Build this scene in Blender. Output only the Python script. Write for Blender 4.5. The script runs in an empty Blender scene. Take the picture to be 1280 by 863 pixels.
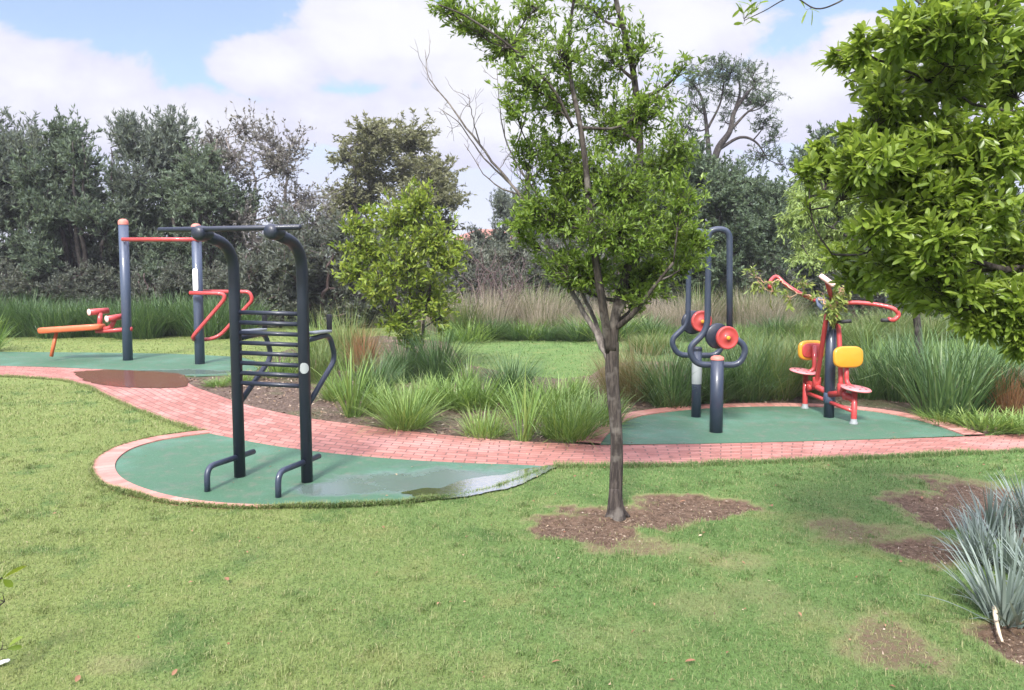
import bpy, math
import numpy as np
from math import radians as R
rng = np.random.default_rng(11)
SC = bpy.context.scene
COL = SC.collection
A = lambda *v: np.array(v, float)

# ------------------------------------------------------------------ camera geometry / ground
F, CX, CY, HZ = 1000.0, 640.0, 431.5, 360.0
H, B = 2.17, 0.045
PITCH = math.atan((CY - HZ) / F)
cp, sp = math.cos(PITCH), math.sin(PITCH)
def ray(px, py):
    x = (px - CX) / F; y = -(py - CY) / F
    return A(x, cp + y * sp, -sp + y * cp)
def G(px, py, dz=0.0):
    d = ray(px, py); t = H / (B * d[1] - d[2])
    p = A(0, 0, H) + d * t
    return A(p[0], p[1], p[2] + dz)
def P(px, py, Y):
    d = ray(px, py); t = Y / d[1]
    return A(0, 0, H) + d * t
YF = 22.0
def zg(x, y):
    y = np.asarray(y, float)
    return np.where(y < YF, B * y, B * YF + 0.012 * (np.minimum(y, 60) - YF))
def on(x, y, dz=0): return A(x, y, float(zg(x, y)) + dz)

def hsh(i, j, s):
    v = np.sin(i * 127.1 + j * 311.7 + s * 74.7) * 43758.5453
    return v - np.floor(v)
def vnoise(x, y, s=0.0):
    i, j = np.floor(x), np.floor(y); u, v = x - i, y - j
    u = u * u * (3 - 2 * u); v = v * v * (3 - 2 * v)
    return (hsh(i, j, s) * (1 - u) + hsh(i + 1, j, s) * u) * (1 - v) + (hsh(i, j + 1, s) * (1 - u) + hsh(i + 1, j + 1, s) * u) * v
def fbm(x, y, s=0.0):
    return (vnoise(x, y, s) + .5 * vnoise(2.1 * x, 2.1 * y, s + 3) + .25 * vnoise(4.3 * x, 4.3 * y, s + 7)) / 1.75

# ------------------------------------------------------------------ mesh helpers
class MB:
    def __init__(s): s.v = []; s.f3 = []; s.f4 = []; s.n = 0
    def add(s, V, f4=None, f3=None):
        V = np.asarray(V, float).reshape(-1, 3)
        if f4 is not None and len(f4): s.f4.append(np.asarray(f4, np.int64).reshape(-1, 4) + s.n)
        if f3 is not None and len(f3): s.f3.append(np.asarray(f3, np.int64).reshape(-1, 3) + s.n)
        s.v.append(V); s.n += len(V); return s
    def build(s, name, mat, parent=None, smooth=True, attrs=None):
        V = np.concatenate(s.v) if s.v else np.zeros((0, 3))
        if parent is not None:
            r = parent
            while r.parent: r = r.parent
            V = V - np.array(r.location)
        f4 = np.concatenate(s.f4) if s.f4 else np.zeros((0, 4), np.int64)
        f3 = np.concatenate(s.f3) if s.f3 else np.zeros((0, 3), np.int64)
        me = bpy.data.meshes.new(name)
        me.vertices.add(len(V)); me.vertices.foreach_set('co', V.ravel())
        lt = np.concatenate([np.full(len(f4), 4), np.full(len(f3), 3)])
        me.loops.add(int(lt.sum())); me.loops.foreach_set('vertex_index', np.concatenate([f4.ravel(), f3.ravel()]).astype(np.int32))
        me.polygons.add(len(lt)); me.polygons.foreach_set('loop_start', np.concatenate([[0], np.cumsum(lt)[:-1]]).astype(np.int32))
        me.polygons.foreach_set('loop_total', lt.astype(np.int32))
        me.polygons.foreach_set('use_smooth', np.full(len(lt), smooth))
        me.update(calc_edges=True); me.validate()
        for k, a in (attrs or {}).items():
            at = me.attributes.new(k, 'FLOAT', 'POINT'); at.data.foreach_set('value', np.asarray(a, np.float32))
        me.materials.append(mat)
        o = bpy.data.objects.new(name, me); COL.objects.link(o)
        if parent is not None: o.parent = parent
        return o

def norm(v): 
    v = np.asarray(v, float); return v / np.maximum(np.linalg.norm(v, axis=-1, keepdims=True), 1e-9)
def catmull(pts, n=6):
    p = np.asarray(pts, float); q = np.vstack([2 * p[0] - p[1], p, 2 * p[-1] - p[-2]]); out = []
    for i in range(1, len(q) - 2):
        for t in np.linspace(0, 1, n, endpoint=False):
            out.append(.5 * ((2 * q[i]) + (-q[i-1] + q[i+1]) * t + (2*q[i-1] - 5*q[i] + 4*q[i+1] - q[i+2]) * t*t + (-q[i-1] + 3*q[i] - 3*q[i+1] + q[i+2]) * t**3))
    out.append(p[-1]); return np.array(out)
def fillet(pts, r, n=6):
    """polyline with rounded corners of radius about r"""
    p = [np.asarray(q, float) for q in pts]; out = [p[0]]
    for i in range(1, len(p) - 1):
        a, b, c = p[i-1], p[i], p[i+1]
        d = min(r, .48 * np.linalg.norm(a - b), .48 * np.linalg.norm(c - b))
        s, e = b + norm(a - b) * d, b + norm(c - b) * d
        for t in np.linspace(0, 1, n): out.append((1-t)**2 * s + 2*t*(1-t) * b + t*t * e)
    out.append(p[-1]); return np.array(out)
def tubes(mb, P_, R_, sides=3, cap=False):
    """batch: P_ (n,m,3), R_ (n,m)"""
    P_ = np.asarray(P_, float); R_ = np.asarray(R_, float); n, m, _ = P_.shape
    T = np.gradient(P_, axis=1); T = norm(T)
    ref = np.where(np.abs(T[:, :1, 2:3]) > .9, A(1, 0, 0), A(0, 0, 1)) * np.ones((n, 1, 3))
    Ns = np.zeros_like(P_); cur = norm(np.cross(T[:, 0], ref[:, 0]))
    for k in range(m):
        cur = norm(cur - T[:, k] * np.sum(cur * T[:, k], -1, keepdims=True)); Ns[:, k] = cur
    Bs = np.cross(T, Ns); a = np.arange(sides) * 2 * np.pi / sides
    V = P_[:, :, None] + R_[:, :, None, None] * (np.cos(a)[:, None] * Ns[:, :, None] + np.sin(a)[:, None] * Bs[:, :, None])
    idx = np.arange(n * m * sides).reshape(n, m, sides)
    q = np.stack([idx[:, :-1], np.roll(idx, -1, 2)[:, :-1], np.roll(idx, -1, 2)[:, 1:], idx[:, 1:]], -1).reshape(-1, 4)
    V = V.reshape(-1, 3)
    f3 = []
    if cap:
        c0 = len(V); ex = []
        for i in range(n):
            for k, flip in ((0, 1), (m - 1, 0)):
                ex.append(P_[i, k]); ci = c0 + len(ex) - 1; rr = idx[i, k]
                for j in range(sides):
                    t = (ci, rr[j], rr[(j + 1) % sides]); f3.append(t[::-1] if flip else t)
        V = np.vstack([V, np.array(ex)])
    mb.add(V, q, f3)
def tube(mb, pts, r, sides=14, cap=True):
    pts = np.asarray(pts, float); rr = np.full(len(pts), r) if np.isscalar(r) else np.asarray(r, float)
    tubes(mb, pts[None], rr[None], sides, cap)
def frame_of(ax):
    ax = norm(ax); u = norm(np.cross(ax, A(0, 0, 1) if abs(ax[2]) < .9 else A(1, 0, 0))); return u, np.cross(ax, u), ax
def lathe(mb, c, ax, prof, sides=28):
    """prof: list of (radius, height along axis)"""
    u, v, w = frame_of(ax); a = np.arange(sides) * 2 * np.pi / sides
    V = np.concatenate([c + w * h + r * (np.cos(a)[:, None] * u + np.sin(a)[:, None] * v) for r, h in prof])
    idx = np.arange(len(prof) * sides).reshape(len(prof), sides); nx = np.roll(idx, -1, 1)
    mb.add(V, np.stack([idx[:-1], nx[:-1], nx[1:], idx[1:]], -1).reshape(-1, 4))
def disc(mb, c, ax, r, t, bev=.008, sides=32):
    h = t / 2
    lathe(mb, c, ax, [(1e-4, -h), (r - bev, -h), (r, -h + bev), (r, h - bev), (r - bev, h), (1e-4, h)], sides)
def plate(mb, o, u, v, out2, t, bev=.012):
    """closed convex outline out2 (k,2) in axes u,v, thickness t along u x v, rounded rim"""
    u, v = norm(u), norm(v); w = np.cross(u, v); q = np.asarray(out2, float); c = q.mean(0); k = len(q)
    def ring(s, h):
        d = q - c; L = np.linalg.norm(d, axis=1, keepdims=True); e = c + d * (1 - s / L)
        return o + e[:, :1] * u + e[:, 1:] * v + h * w
    rows = [ring(bev, -t/2), ring(bev*.3, -t/2 + bev*.3), ring(0, -t/2 + bev), ring(0, t/2 - bev), ring(bev*.3, t/2 - bev*.3), ring(bev, t/2)]
    V = np.concatenate(rows + [[o + c[0]*u + c[1]*v - t/2*w], [o + c[0]*u + c[1]*v + t/2*w]])
    idx = np.arange(6 * k).reshape(6, k); nx = np.roll(idx, -1, 1)
    f4 = np.stack([idx[:-1], nx[:-1], nx[1:], idx[1:]], -1).reshape(-1, 4)
    f3 = [(6*k, idx[0, (j+1) % k], idx[0, j]) for j in range(k)] + [(6*k+1, idx[5, j], idx[5, (j+1) % k]) for j in range(k)]
    mb.add(V, f4, f3)
def stadium(w, h, n=10):
    r = h / 2; a = np.linspace(-np.pi/2, np.pi/2, n)
    return np.concatenate([np.c_[w/2 - r + r*np.cos(a), r*np.sin(a)], np.c_[-w/2 + r - r*np.cos(a), -r*np.sin(a)]])
def superell(w, h, n=28, e=3.2):
    a = np.arange(n) * 2 * np.pi / n; c, s = np.cos(a), np.sin(a)
    return np.c_[w/2 * np.sign(c) * np.abs(c)**(2/e), h/2 * np.sign(s) * np.abs(s)**(2/e)]

# ------------------------------------------------------------------ tagging
def tag(o, label=None, cat=None, group=None, kind=None):
    if label: o['label'] = label
    if cat: o['category'] = cat
    if group: o['group'] = group
    if kind: o['kind'] = kind
    return o
def thing(name, loc, label, cat, group=None):
    o = bpy.data.objects.new(name, None); COL.objects.link(o); o.location = loc; o.empty_display_size = .2
    return tag(o, label, cat, group)
def dup(o, parent=None):
    c = o.copy(); COL.objects.link(c); c.parent = parent
    for ch in list(o.children): dup(ch, c)
    return c

# ------------------------------------------------------------------ materials
class NT:
    def __init__(s, name, world=False):
        s.m = bpy.data.materials.new(name) if not world else None
        if s.m: s.m.use_nodes = True; s.t = s.m.node_tree
        s.t.nodes.clear()
    def n(s, kind, ins=None, **kw):
        nd = s.t.nodes.new(kind)
        for k, v in kw.items(): setattr(nd, k, v)
        for k, v in (ins or {}).items(): s.set(nd.inputs[k], v)
        return nd
    def set(s, sock, v):
        if isinstance(v, bpy.types.NodeSocket): s.t.links.new(v, sock)
        elif isinstance(v, (tuple, list, np.ndarray)) and len(v) == 3 and sock.type == 'RGBA': sock.default_value = (*v, 1)
        else: sock.default_value = v
    def math(s, op, a, b=None, c=None, clamp=False):
        nd = s.t.nodes.new('ShaderNodeMath'); nd.operation = op; nd.use_clamp = clamp
        for i, v in enumerate((a, b, c)):
            if v is not None: s.set(nd.inputs[i], v)
        return nd.outputs[0]
    def mix(s, f, a, b, mode='MIX'):
        nd = s.t.nodes.new('ShaderNodeMix'); nd.data_type = 'RGBA'; nd.blend_type = mode; nd.clamp_factor = True
        s.set(nd.inputs['Factor'], f); s.set(nd.inputs['A'], a); s.set(nd.inputs['B'], b); return nd.outputs['Result']
    def noise(s, vec, scale, detail=4, rough=.55, dist=0):
        nd = s.n('ShaderNodeTexNoise', {'Scale': scale, 'Detail': detail, 'Roughness': rough, 'Distortion': dist})
        if vec is not None: s.set(nd.inputs['Vector'], vec)
        return nd.outputs['Fac']
    def ramp(s, f, stops):
        nd = s.t.nodes.new('ShaderNodeValToRGB'); s.set(nd.inputs[0], f); e = nd.color_ramp.elements
        while len(e) < len(stops): e.new(.5)
        for el, (p, c) in zip(e, stops): el.position = p; el.color = (*c, 1) if len(np.atleast_1d(c)) == 3 else (c, c, c, 1)
        return nd.outputs[0]
    def sstep(s, f, a, b):
        nd = s.n('ShaderNodeMapRange', {'From Min': a, 'From Max': b}, interpolation_type='SMOOTHSTEP'); s.set(nd.inputs['Value'], f); return nd.outputs[0]
    def pos(s): return s.n('ShaderNodeNewGeometry').outputs['Position']
    def out(s, surf):
        o = s.t.nodes.new('ShaderNodeOutputMaterial'); s.t.links.new(surf, o.inputs['Surface']); return s.m
    def bump(s, h, strength=.4, dist=.01):
        return s.n('ShaderNodeBump', {'Height': h, 'Strength': strength, 'Distance': dist}).outputs[0]
    def pbr(s, col, rough=.5, normal=None, spec=.5, metal=0.0, coat=0.0):
        nd = s.n('ShaderNodeBsdfPrincipled', {'Base Color': col, 'Roughness': rough, 'Specular IOR Level': spec, 'Metallic': metal, 'Coat Weight': coat})
        if normal is not None: s.t.links.new(normal, nd.inputs['Normal'])
        return nd.outputs[0]

def leaf_mat(name, stops, transl=.35, rough=.5, spec=.4, clump=1.2):
    t = NT(name); g = t.n('ShaderNodeNewGeometry')
    oi = t.n('ShaderNodeObjectInfo').outputs['Random']
    tc = t.n('ShaderNodeTexCoord').outputs['Object']
    f = t.math('ADD', t.math('MULTIPLY', g.outputs['Random Per Island'], .62), t.math('MULTIPLY', t.noise(tc, clump, 2), .38))
    f = t.math('ADD', f, t.math('MULTIPLY', t.math('SUBTRACT', oi, .5), .16))
    c = t.ramp(f, stops)
    p = t.pbr(c, rough, spec=spec)
    tr = t.n('ShaderNodeBsdfTranslucent', {'Color': t.mix(.5, c, (1.0, .95, .35), 'MULTIPLY')}).outputs[0]
    tr2 = t.n('ShaderNodeMixShader', {0: transl, 1: p, 2: tr}).outputs[0]
    return t.out(tr2)
def bark_mat(name, c1, c2, c3, scale=1.0):
    t = NT(name); tc = t.n('ShaderNodeTexCoord').outputs['Object']
    mp = t.n('ShaderNodeMapping', {'Vector': tc, 'Scale': (14*scale, 14*scale, 2.2*scale)}).outputs[0]
    a = t.noise(mp, 3.0, 6, .65); b = t.noise(tc, 5*scale, 4)
    c = t.mix(t.sstep(a, .4, .65), c1, c2); c = t.mix(t.math('MULTIPLY', t.sstep(b, .52, .66), .75), c, c3)
    return t.out(t.pbr(c, .9, t.bump(a, .9, .02), .15))
def paint_mat(name, c, rough=.38, wear=(.35, .33, .3), amount=.25, coat=.15):
    t = NT(name); tc = t.n('ShaderNodeTexCoord').outputs['Object']
    a = t.noise(tc, 9, 6, .65); b = t.noise(tc, 60, 4, .6); d = t.noise(tc, 2.2, 3)
    col = t.mix(t.math('MULTIPLY', t.sstep(a, .5, .8), amount), c, tuple(np.array(c)*.45 + np.array(wear)*.4))
    col = t.mix(t.math('MULTIPLY', t.sstep(b, .66, .74), amount), col, wear)
    col = t.mix(t.math('MULTIPLY', d, .35), col, tuple(np.array(c)*1.35))
    r = t.math('ADD', rough - .1, t.math('MULTIPLY', a, .3))
    return t.out(t.pbr(col, r, t.bump(b, .08, .002), .5, coat=coat))

NAVY = paint_mat('navy_paint', (.011, .015, .027), .40, (.10, .10, .11), .2, .05)
BLUEGREY = paint_mat('blue_grey_paint', (.045, .062, .10), .4, (.2, .2, .22), .3)
NAVY2 = paint_mat('worn_navy_paint', (.022, .031, .052), .38, (.16, .17, .19), .3)
RED = paint_mat('coral_red_paint', (.36, .038, .036), .42, (.62, .38, .34), .35)
REDD = paint_mat('red_wheel_plastic', (.34, .038, .032), .5, (.5, .25, .2), .35)
SEATM = paint_mat('pale_sheen_seat', (.50, .17, .17), .4, (.6, .45, .44), .45)  # coral seat colour lightened to carry the pale reflection on its top
ORANGE = paint_mat('orange_board_plastic', (.46, .10, .03), .5, (.5, .32, .2), .4)
YELLOW = paint_mat('yellow_pad_plastic', (.50, .235, .014), .42, (.35, .2, .05), .35)
PINKW = paint_mat('faded_pink_plastic', (.72, .45, .42), .5, (.8, .75, .72), .4)
WHITEP = paint_mat('white_plate', (.74, .74, .73), .4, (.4, .4, .38), .25)
BLACKR = paint_mat('black_rubber', (.012, .012, .013), .6, (.06, .06, .06), .2, 0)
STEEL = paint_mat('scuffed_steel', (.24, .26, .26), .38, (.42, .42, .40), .5)
CAPC = paint_mat('coral_cap_plastic', (.50, .16, .12), .55, (.4, .25, .2), .3, 0)

def lawn_colors(t, blade):
    """shared world-space tint of lawn sheet and blades"""
    p = t.pos(); sx = t.n('ShaderNodeSeparateXYZ', {0: p}); x, y = sx.outputs[0], sx.outputs[1]
    n1 = t.noise(p, .55, 4, .6); n2 = t.noise(p, 2.4, 5, .6); n3 = t.noise(p, 9, 4, .6)
    # left part of the lawn is a yellower turf, right part greener
    side = t.math('ADD', t.math('ADD', t.math('MULTIPLY', x, .26), .72), t.math('MULTIPLY', t.math('SUBTRACT', n1, .5), 1.6))
    side = t.sstep(side, 0.0, 1.0)
    k = 1.0
    c = t.mix(side, (.182, .228, .066), (.114, .195, .054))
    c = t.mix(t.math('MULTIPLY', t.sstep(n2, .52, .74), .5), c, (.23, .235, .085))
    c = t.mix(t.math('MULTIPLY', t.sstep(n2, .48, .3), .8), c, (.070, .135, .034))
    c = t.mix(t.math('MULTIPLY', t.sstep(n3, .55, .75), .35), c, (.30, .28, .13))
    return c, x, y, n1, n2, n3
def lawn_mat():
    t = NT('lawn_turf'); c, x, y, n1, n2, n3 = lawn_colors(t, False)
    p = t.pos(); fine = t.noise(p, 55, 5, .7); fine2 = t.noise(p, 160, 3, .7)
    c = t.mix(t.math('MULTIPLY', t.sstep(fine, .52, .35), .7), c, (.040, .065, .02))
    c = t.mix(t.math('MULTIPLY', t.sstep(fine2, .55, .72), .5), c, (.34, .34, .15))
    b = t.n('ShaderNodeAttribute', attribute_name='bare').outputs['Fac']
    e = t.noise(p, 22, 5, .7)
    earth = t.mix(t.sstep(e, .35, .65), (.075, .048, .030), (.165, .110, .074))
    earth = t.mix(t.math('MULTIPLY', t.sstep(fine, .58, .7), .6), earth, (.34, .29, .22))
    c = t.mix(t.math('MULTIPLY', t.sstep(b, .05, .5), .6), c, (.25, .215, .11))
    m = t.sstep(t.math('ADD', b, t.math('MULTIPLY', t.math('SUBTRACT', e, .5), .9)), .30, .70)
    c = t.mix(m, c, earth)
    return t.out(t.pbr(c, .95, t.bump(t.math('ADD', fine, fine2), .8, .02), .15))
def blade_mat():
    t = NT('lawn_blades'); c, x, y, n1, n2, n3 = lawn_colors(t, True)
    r = t.n('ShaderNodeNewGeometry').outputs['Random Per Island']
    c = t.mix(t.math('MULTIPLY', t.sstep(r, .74, .9), .7), c, (.36, .34, .17))
    c = t.mix(t.math('MULTIPLY', t.sstep(r, .35, .05), .5), c, (.07, .14, .03))
    dry = t.sstep(t.n('ShaderNodeAttribute', attribute_name='bare').outputs['Fac'], .03, .6)
    c = t.mix(t.math('MULTIPLY', dry, t.sstep(r, .75, .45)), c, (.31, .27, .13))
    tr = t.n('ShaderNodeBsdfTranslucent', {'Color': c}).outputs[0]
    return t.out(t.n('ShaderNodeMixShader', {0: .3, 1: t.pbr(c, .6, spec=.25), 2: tr}).outputs[0])
def brick_mat(name, bw, bh, c1, c2, mortar, offset=.5, stain=.5, wet=False):
    t = NT(name); uv = t.n('ShaderNodeUVMap').outputs[0]; p = t.pos()
    wob = t.n('ShaderNodeTexNoise', {'Vector': p, 'Scale': 2.0, 'Detail': 2}).outputs['Color']
    uv2 = t.n('ShaderNodeVectorMath', {0: uv, 1: t.n('ShaderNodeVectorMath', {0: wob, 1: (.03, .03, 0)}, operation='MULTIPLY').outputs[0]}, operation='ADD').outputs[0]
    bk = t.n('ShaderNodeTexBrick', {'Vector': uv2, 'Color1': (0, 0, 0), 'Color2': (1, 1, 1), 'Mortar': (.5, .5, .5), 'Scale': 1.0, 'Mortar Size': .008,
             'Mortar Smooth': .15, 'Bias': 0.0, 'Brick Width': bw, 'Row Height': bh}, offset=offset)
    n = t.noise(p, 1.1, 4); nf = t.noise(p, 40, 5, .7); nm = t.noise(p, 6, 5, .65)
    col = t.mix(bk.outputs['Color'], c1, c2)
    col = t.mix(t.math('MULTIPLY', t.sstep(nf, .5, .75), .35), col, tuple(np.array(c2)*1.25))
    col = t.mix(t.math('MULTIPLY', t.sstep(nm, .52, .70), stain), col, tuple(np.array(c1)*.62))
    col = t.mix(t.math('MULTIPLY', t.sstep(n, .5, .7), .4), col, (.50, .27, .23))
    col = t.mix(t.math('MULTIPLY', bk.outputs['Fac'], .85), col, mortar)
    crumb = t.math('MAXIMUM', t.sstep(t.noise(p, 17, 4, .7), .66, .71), t.math('MULTIPLY', t.sstep(t.noise(p, 3.2, 6, .75), .60, .68), .55))
    col = t.mix(t.math('MULTIPLY', crumb, .7), col, (.085, .055, .04))
    h = t.math('SUBTRACT', t.math('MULTIPLY', nf, .25), bk.outputs['Fac'])
    rg = t.math('ADD', .62, t.math('MULTIPLY', nm, .3))
    return t.out(t.pbr(col, rg, t.bump(h, .6, .006), .35))
def rubber_mat(name, wetblobs=()):
    t = NT(name); p = t.pos(); sx = t.n('ShaderNodeSeparateXYZ', {0: p}); x, y = sx.outputs[0], sx.outputs[1]
    g = t.noise(p, 140, 3, .7); n = t.noise(p, 1.3, 5, .6); m = t.noise(p, 7, 5, .65)
    c = t.mix(t.sstep(g, .35, .65), (.030, .084, .041), (.048, .125, .064))
    c = t.mix(t.math('MULTIPLY', t.sstep(n, .45, .7), .45), c, (.085, .19, .135))
    c = t.mix(t.math('MULTIPLY', t.sstep(t.noise(p, 55, 3, .8), .50, .66), .55), c, (.017, .055, .033))
    c = t.mix(t.math('MULTIPLY', t.sstep(t.noise(p, 75, 2, .8), .60, .70), .5), c, (.085, .165, .11))
    c = t.mix(t.math('MULTIPLY', t.sstep(m, .50, .68), .6), c, (.10, .11, .075))
    c = t.mix(t.math('MULTIPLY', t.sstep(t.noise(p, 21, 5, .7), .60, .72), .55), c, (.16, .19, .145))
    c = t.mix(t.math('MULTIPLY', t.sstep(t.noise(p, .8, 5, .7), .56, .68), .4), c, (.05, .085, .06))
    wet = None
    for (wx, wy, rx, ry) in wetblobs:
        d = t.math('SQRT', t.math('ADD', t.math('POWER', t.math('DIVIDE', t.math('SUBTRACT', x, wx), rx), 2), t.math('POWER', t.math('DIVIDE', t.math('SUBTRACT', y, wy), ry), 2)))
        w = t.sstep(t.math('ADD', d, t.math('MULTIPLY', t.math('SUBTRACT', t.noise(p, 2.2, 5, .65), .5), 1.5)), 1.15, .6)
        wet = w if wet is None else t.math('MAXIMUM', wet, w)
    rough = .75; b = .5
    if wet is not None:
        c = t.mix(t.math('MULTIPLY', wet, .75), c, (.10, .125, .115))      # pale sky sheen of the wet film, painted into the colour
        rough = t.math('SUBTRACT', .75, t.math('MULTIPLY', wet, .56))
        b = t.math('SUBTRACT', .5, t.math('MULTIPLY', wet, .45))
    nd = t.n('ShaderNodeBump', {'Height': g, 'Distance': .003}); t.set(nd.inputs['Strength'], b)
    return t.out(t.pbr(c, rough, nd.outputs[0], .6 if wet is None else t.math('ADD', .5, t.math('MULTIPLY', wet, .5))))
def soil_mat():
    t = NT('mulched_soil'); p = t.pos(); a = t.noise(p, 18, 6, .7); b = t.noise(p, 70, 4, .7); n = t.noise(p, 1.2, 4)
    c = t.mix(t.sstep(a, .35, .65), (.085, .058, .043), (.20, .145, .11))
    c = t.mix(t.math('MULTIPLY', t.sstep(b, .55, .7), .7), c, (.33, .27, .21))
    c = t.mix(t.math('MULTIPLY', t.sstep(n, .52, .66), .5), c, (.09, .13, .045))
    return t.out(t.pbr(c, .95, t.bump(t.math('ADD', a, b), 1, .04), .15))
def island_mat(name, stops, rough=.85):
    t = NT(name); c = t.ramp(t.n('ShaderNodeNewGeometry').outputs['Random Per Island'], stops)
    return t.out(t.pbr(c, rough, spec=.2))
def water_mat(name, tint, refl=.5):
    t = NT(name); p = t.pos(); n = t.noise(p, 26, 3)
    b = t.pbr(tint, .5, None, .1)
    gl = t.n('ShaderNodeBsdfGlossy', {'Color': (1, 1, 1), 'Roughness': .03, 'Normal': t.bump(n, .16, .01)}).outputs[0]
    return t.out(t.n('ShaderNodeMixShader', {0: refl, 1: b, 2: gl}).outputs[0])

M_LAWN, M_BLADE, M_SOIL = lawn_mat(), blade_mat(), soil_mat()
M_PATH = brick_mat('clay_brick_paving', .23, .115, (.235, .092, .070), (.355, .160, .124), (.105, .06, .05), .5, .5)
M_EDGE = brick_mat('brick_edging', .115, .6, (.33, .135, .105), (.43, .215, .17), (.27, .155, .125), 0, .4)
M_CHIP = island_mat('wood_chip', [(0, (.09, .058, .036)), (.5, (.20, .14, .09)), (.88, (.26, .205, .15)), (1, (.38, .31, .24))])
M_DRYLEAF = island_mat('dry_leaf', [(0, (.16, .065, .035)), (.6, (.26, .15, .085)), (1, (.42, .34, .22))], .7)

# ------------------------------------------------------------------ setting: polygons from the picture put on the ground
def gp(lst, dz=0): return np.array([G(x, y, dz) for x, y in lst])
def smooth2(lst, n=6): return catmull(np.array([(x, y, 0) for x, y in lst], float), n)[:, :2]
def inpoly(px, py, poly):
    r = np.zeros(np.shape(px), bool); j = len(poly) - 1
    for i in range(len(poly)):
        xi, yi = poly[i][:2]; xj, yj = poly[j][:2]
        c = ((yi > py) != (yj > py)) & (px < (xj - xi) * (py - yi) / (yj - yi + 1e-12) + xi); r ^= c; j = i
    return r

path_far = [(-120, 453), (0, 458), (60, 459.5), (120, 462), (180, 464.5), (222, 470), (240, 483), (270, 494), (310, 508), (380, 523), (470, 535), (560, 545), (640, 552), (720, 556), (752, 557.5), (870, 556), (1000, 553), (1200, 547), (1280, 543), (1420, 538)]
path_near = [(-120, 462), (0, 471), (40, 472.5), (80, 476), (110, 484), (135, 497), (170, 512), (210, 528), (258, 542.5), (340, 558), (430, 569.5), (540, 578), (640, 582), (690, 584), (780, 583.5), (870, 582), (1000, 577), (1150, 570.5), (1280, 564.5), (1420, 558)]
def resample(p, n):
    d = np.r_[0, np.cumsum(np.linalg.norm(np.diff(p, axis=0), axis=1))]; s = np.linspace(0, d[-1], n)
    return np.array([np.interp(s, d, p[:, k]) for k in range(p.shape[1])]).T
def ribbon(name, mat, a, b, dz, thick=0.0, na=3, uvscale=1.0):
    """strip between two 3-D polylines of equal length, UVs in metres along/across"""
    n = len(a); m = na + 1; mid = (a + b) / 2; u = np.r_[0, np.cumsum(np.linalg.norm(np.diff(mid, axis=0), axis=1))]
    w = np.linalg.norm(b - a, axis=1).mean()
    V = np.array([a * (1 - t) + b * t for t in np.linspace(0, 1, m)]).transpose(1, 0, 2) + A(0, 0, dz)
    idx = np.arange(n * m).reshape(n, m)
    f = np.stack([idx[:-1, :-1], idx[1:, :-1], idx[1:, 1:], idx[:-1, 1:]], -1).reshape(-1, 4)
    uvv = np.stack([np.repeat(u[:, None], m, 1), np.tile(np.linspace(0, w, m), (n, 1))], -1).reshape(-1, 2)
    V = V.reshape(-1, 3)
    if thick:
        lo = np.concatenate([V[idx[:, 0]], V[idx[:, -1]]]) - A(0, 0, thick); k = len(V); V = np.vstack([V, lo]); uvv = np.vstack([uvv, uvv[idx[:, 0]], uvv[idx[:, -1]]])
        l0 = k + np.arange(n); l1 = k + n + np.arange(n)
        f = np.vstack([f, np.stack([idx[:-1, 0], l0[:-1], l0[1:], idx[1:, 0]], -1), np.stack([idx[1:, -1], l1[1:], l1[:-1], idx[:-1, -1]], -1)])
    mb = MB().add(V, f); o = mb.build(name, mat, smooth=False)
    uvl = o.data.uv_layers.new(name='UVMap'); vi = np.zeros(len(o.data.loops), np.int32); o.data.loops.foreach_get('vertex_index', vi)
    uvl.data.foreach_set('uv', uvv[vi].astype(np.float32).ravel())
    return o
def polysheet(name, mat, pts, dz):
    import bmesh
    bm = bmesh.new(); f = bm.faces.new([bm.verts.new(p + A(0, 0, dz)) for p in pts])
    f.normal_update()
    if f.normal.z < 0: f.normal_flip()
    bmesh.ops.triangulate(bm, faces=bm.faces[:]); me = bpy.data.meshes.new(name); bm.to_mesh(me); bm.free()
    me.materials.append(mat); o = bpy.data.objects.new(name, me); COL.objects.link(o); return o

# matching stations by arc length in segments keeps the courses parallel to the edges
fa = np.vstack([resample(gp(smooth2(path_far[i:i+2], 1)), 9)[:-1] for i in range(len(path_far)-1)] + [gp(path_far[-1:])])
na_ = np.vstack([resample(gp(smooth2(path_near[i:i+2], 1)), 9)[:-1] for i in range(len(path_near)-1)] + [gp(path_near[-1:])])
def gsm(p):
    k = np.array([1, 2, 3, 4, 3, 2, 1.]) / 16; q = np.pad(p, ((3, 3), (0, 0)), mode='edge'); return np.stack([np.convolve(q[:, i], k, 'valid') for i in range(3)], 1)
fa, na_ = gsm(fa), gsm(na_)
tag(ribbon('brick_path', M_PATH, na_, fa, .006, 0, 4), 'curving path of pinkish red clay bricks through the park', 'path', kind='structure')

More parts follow.
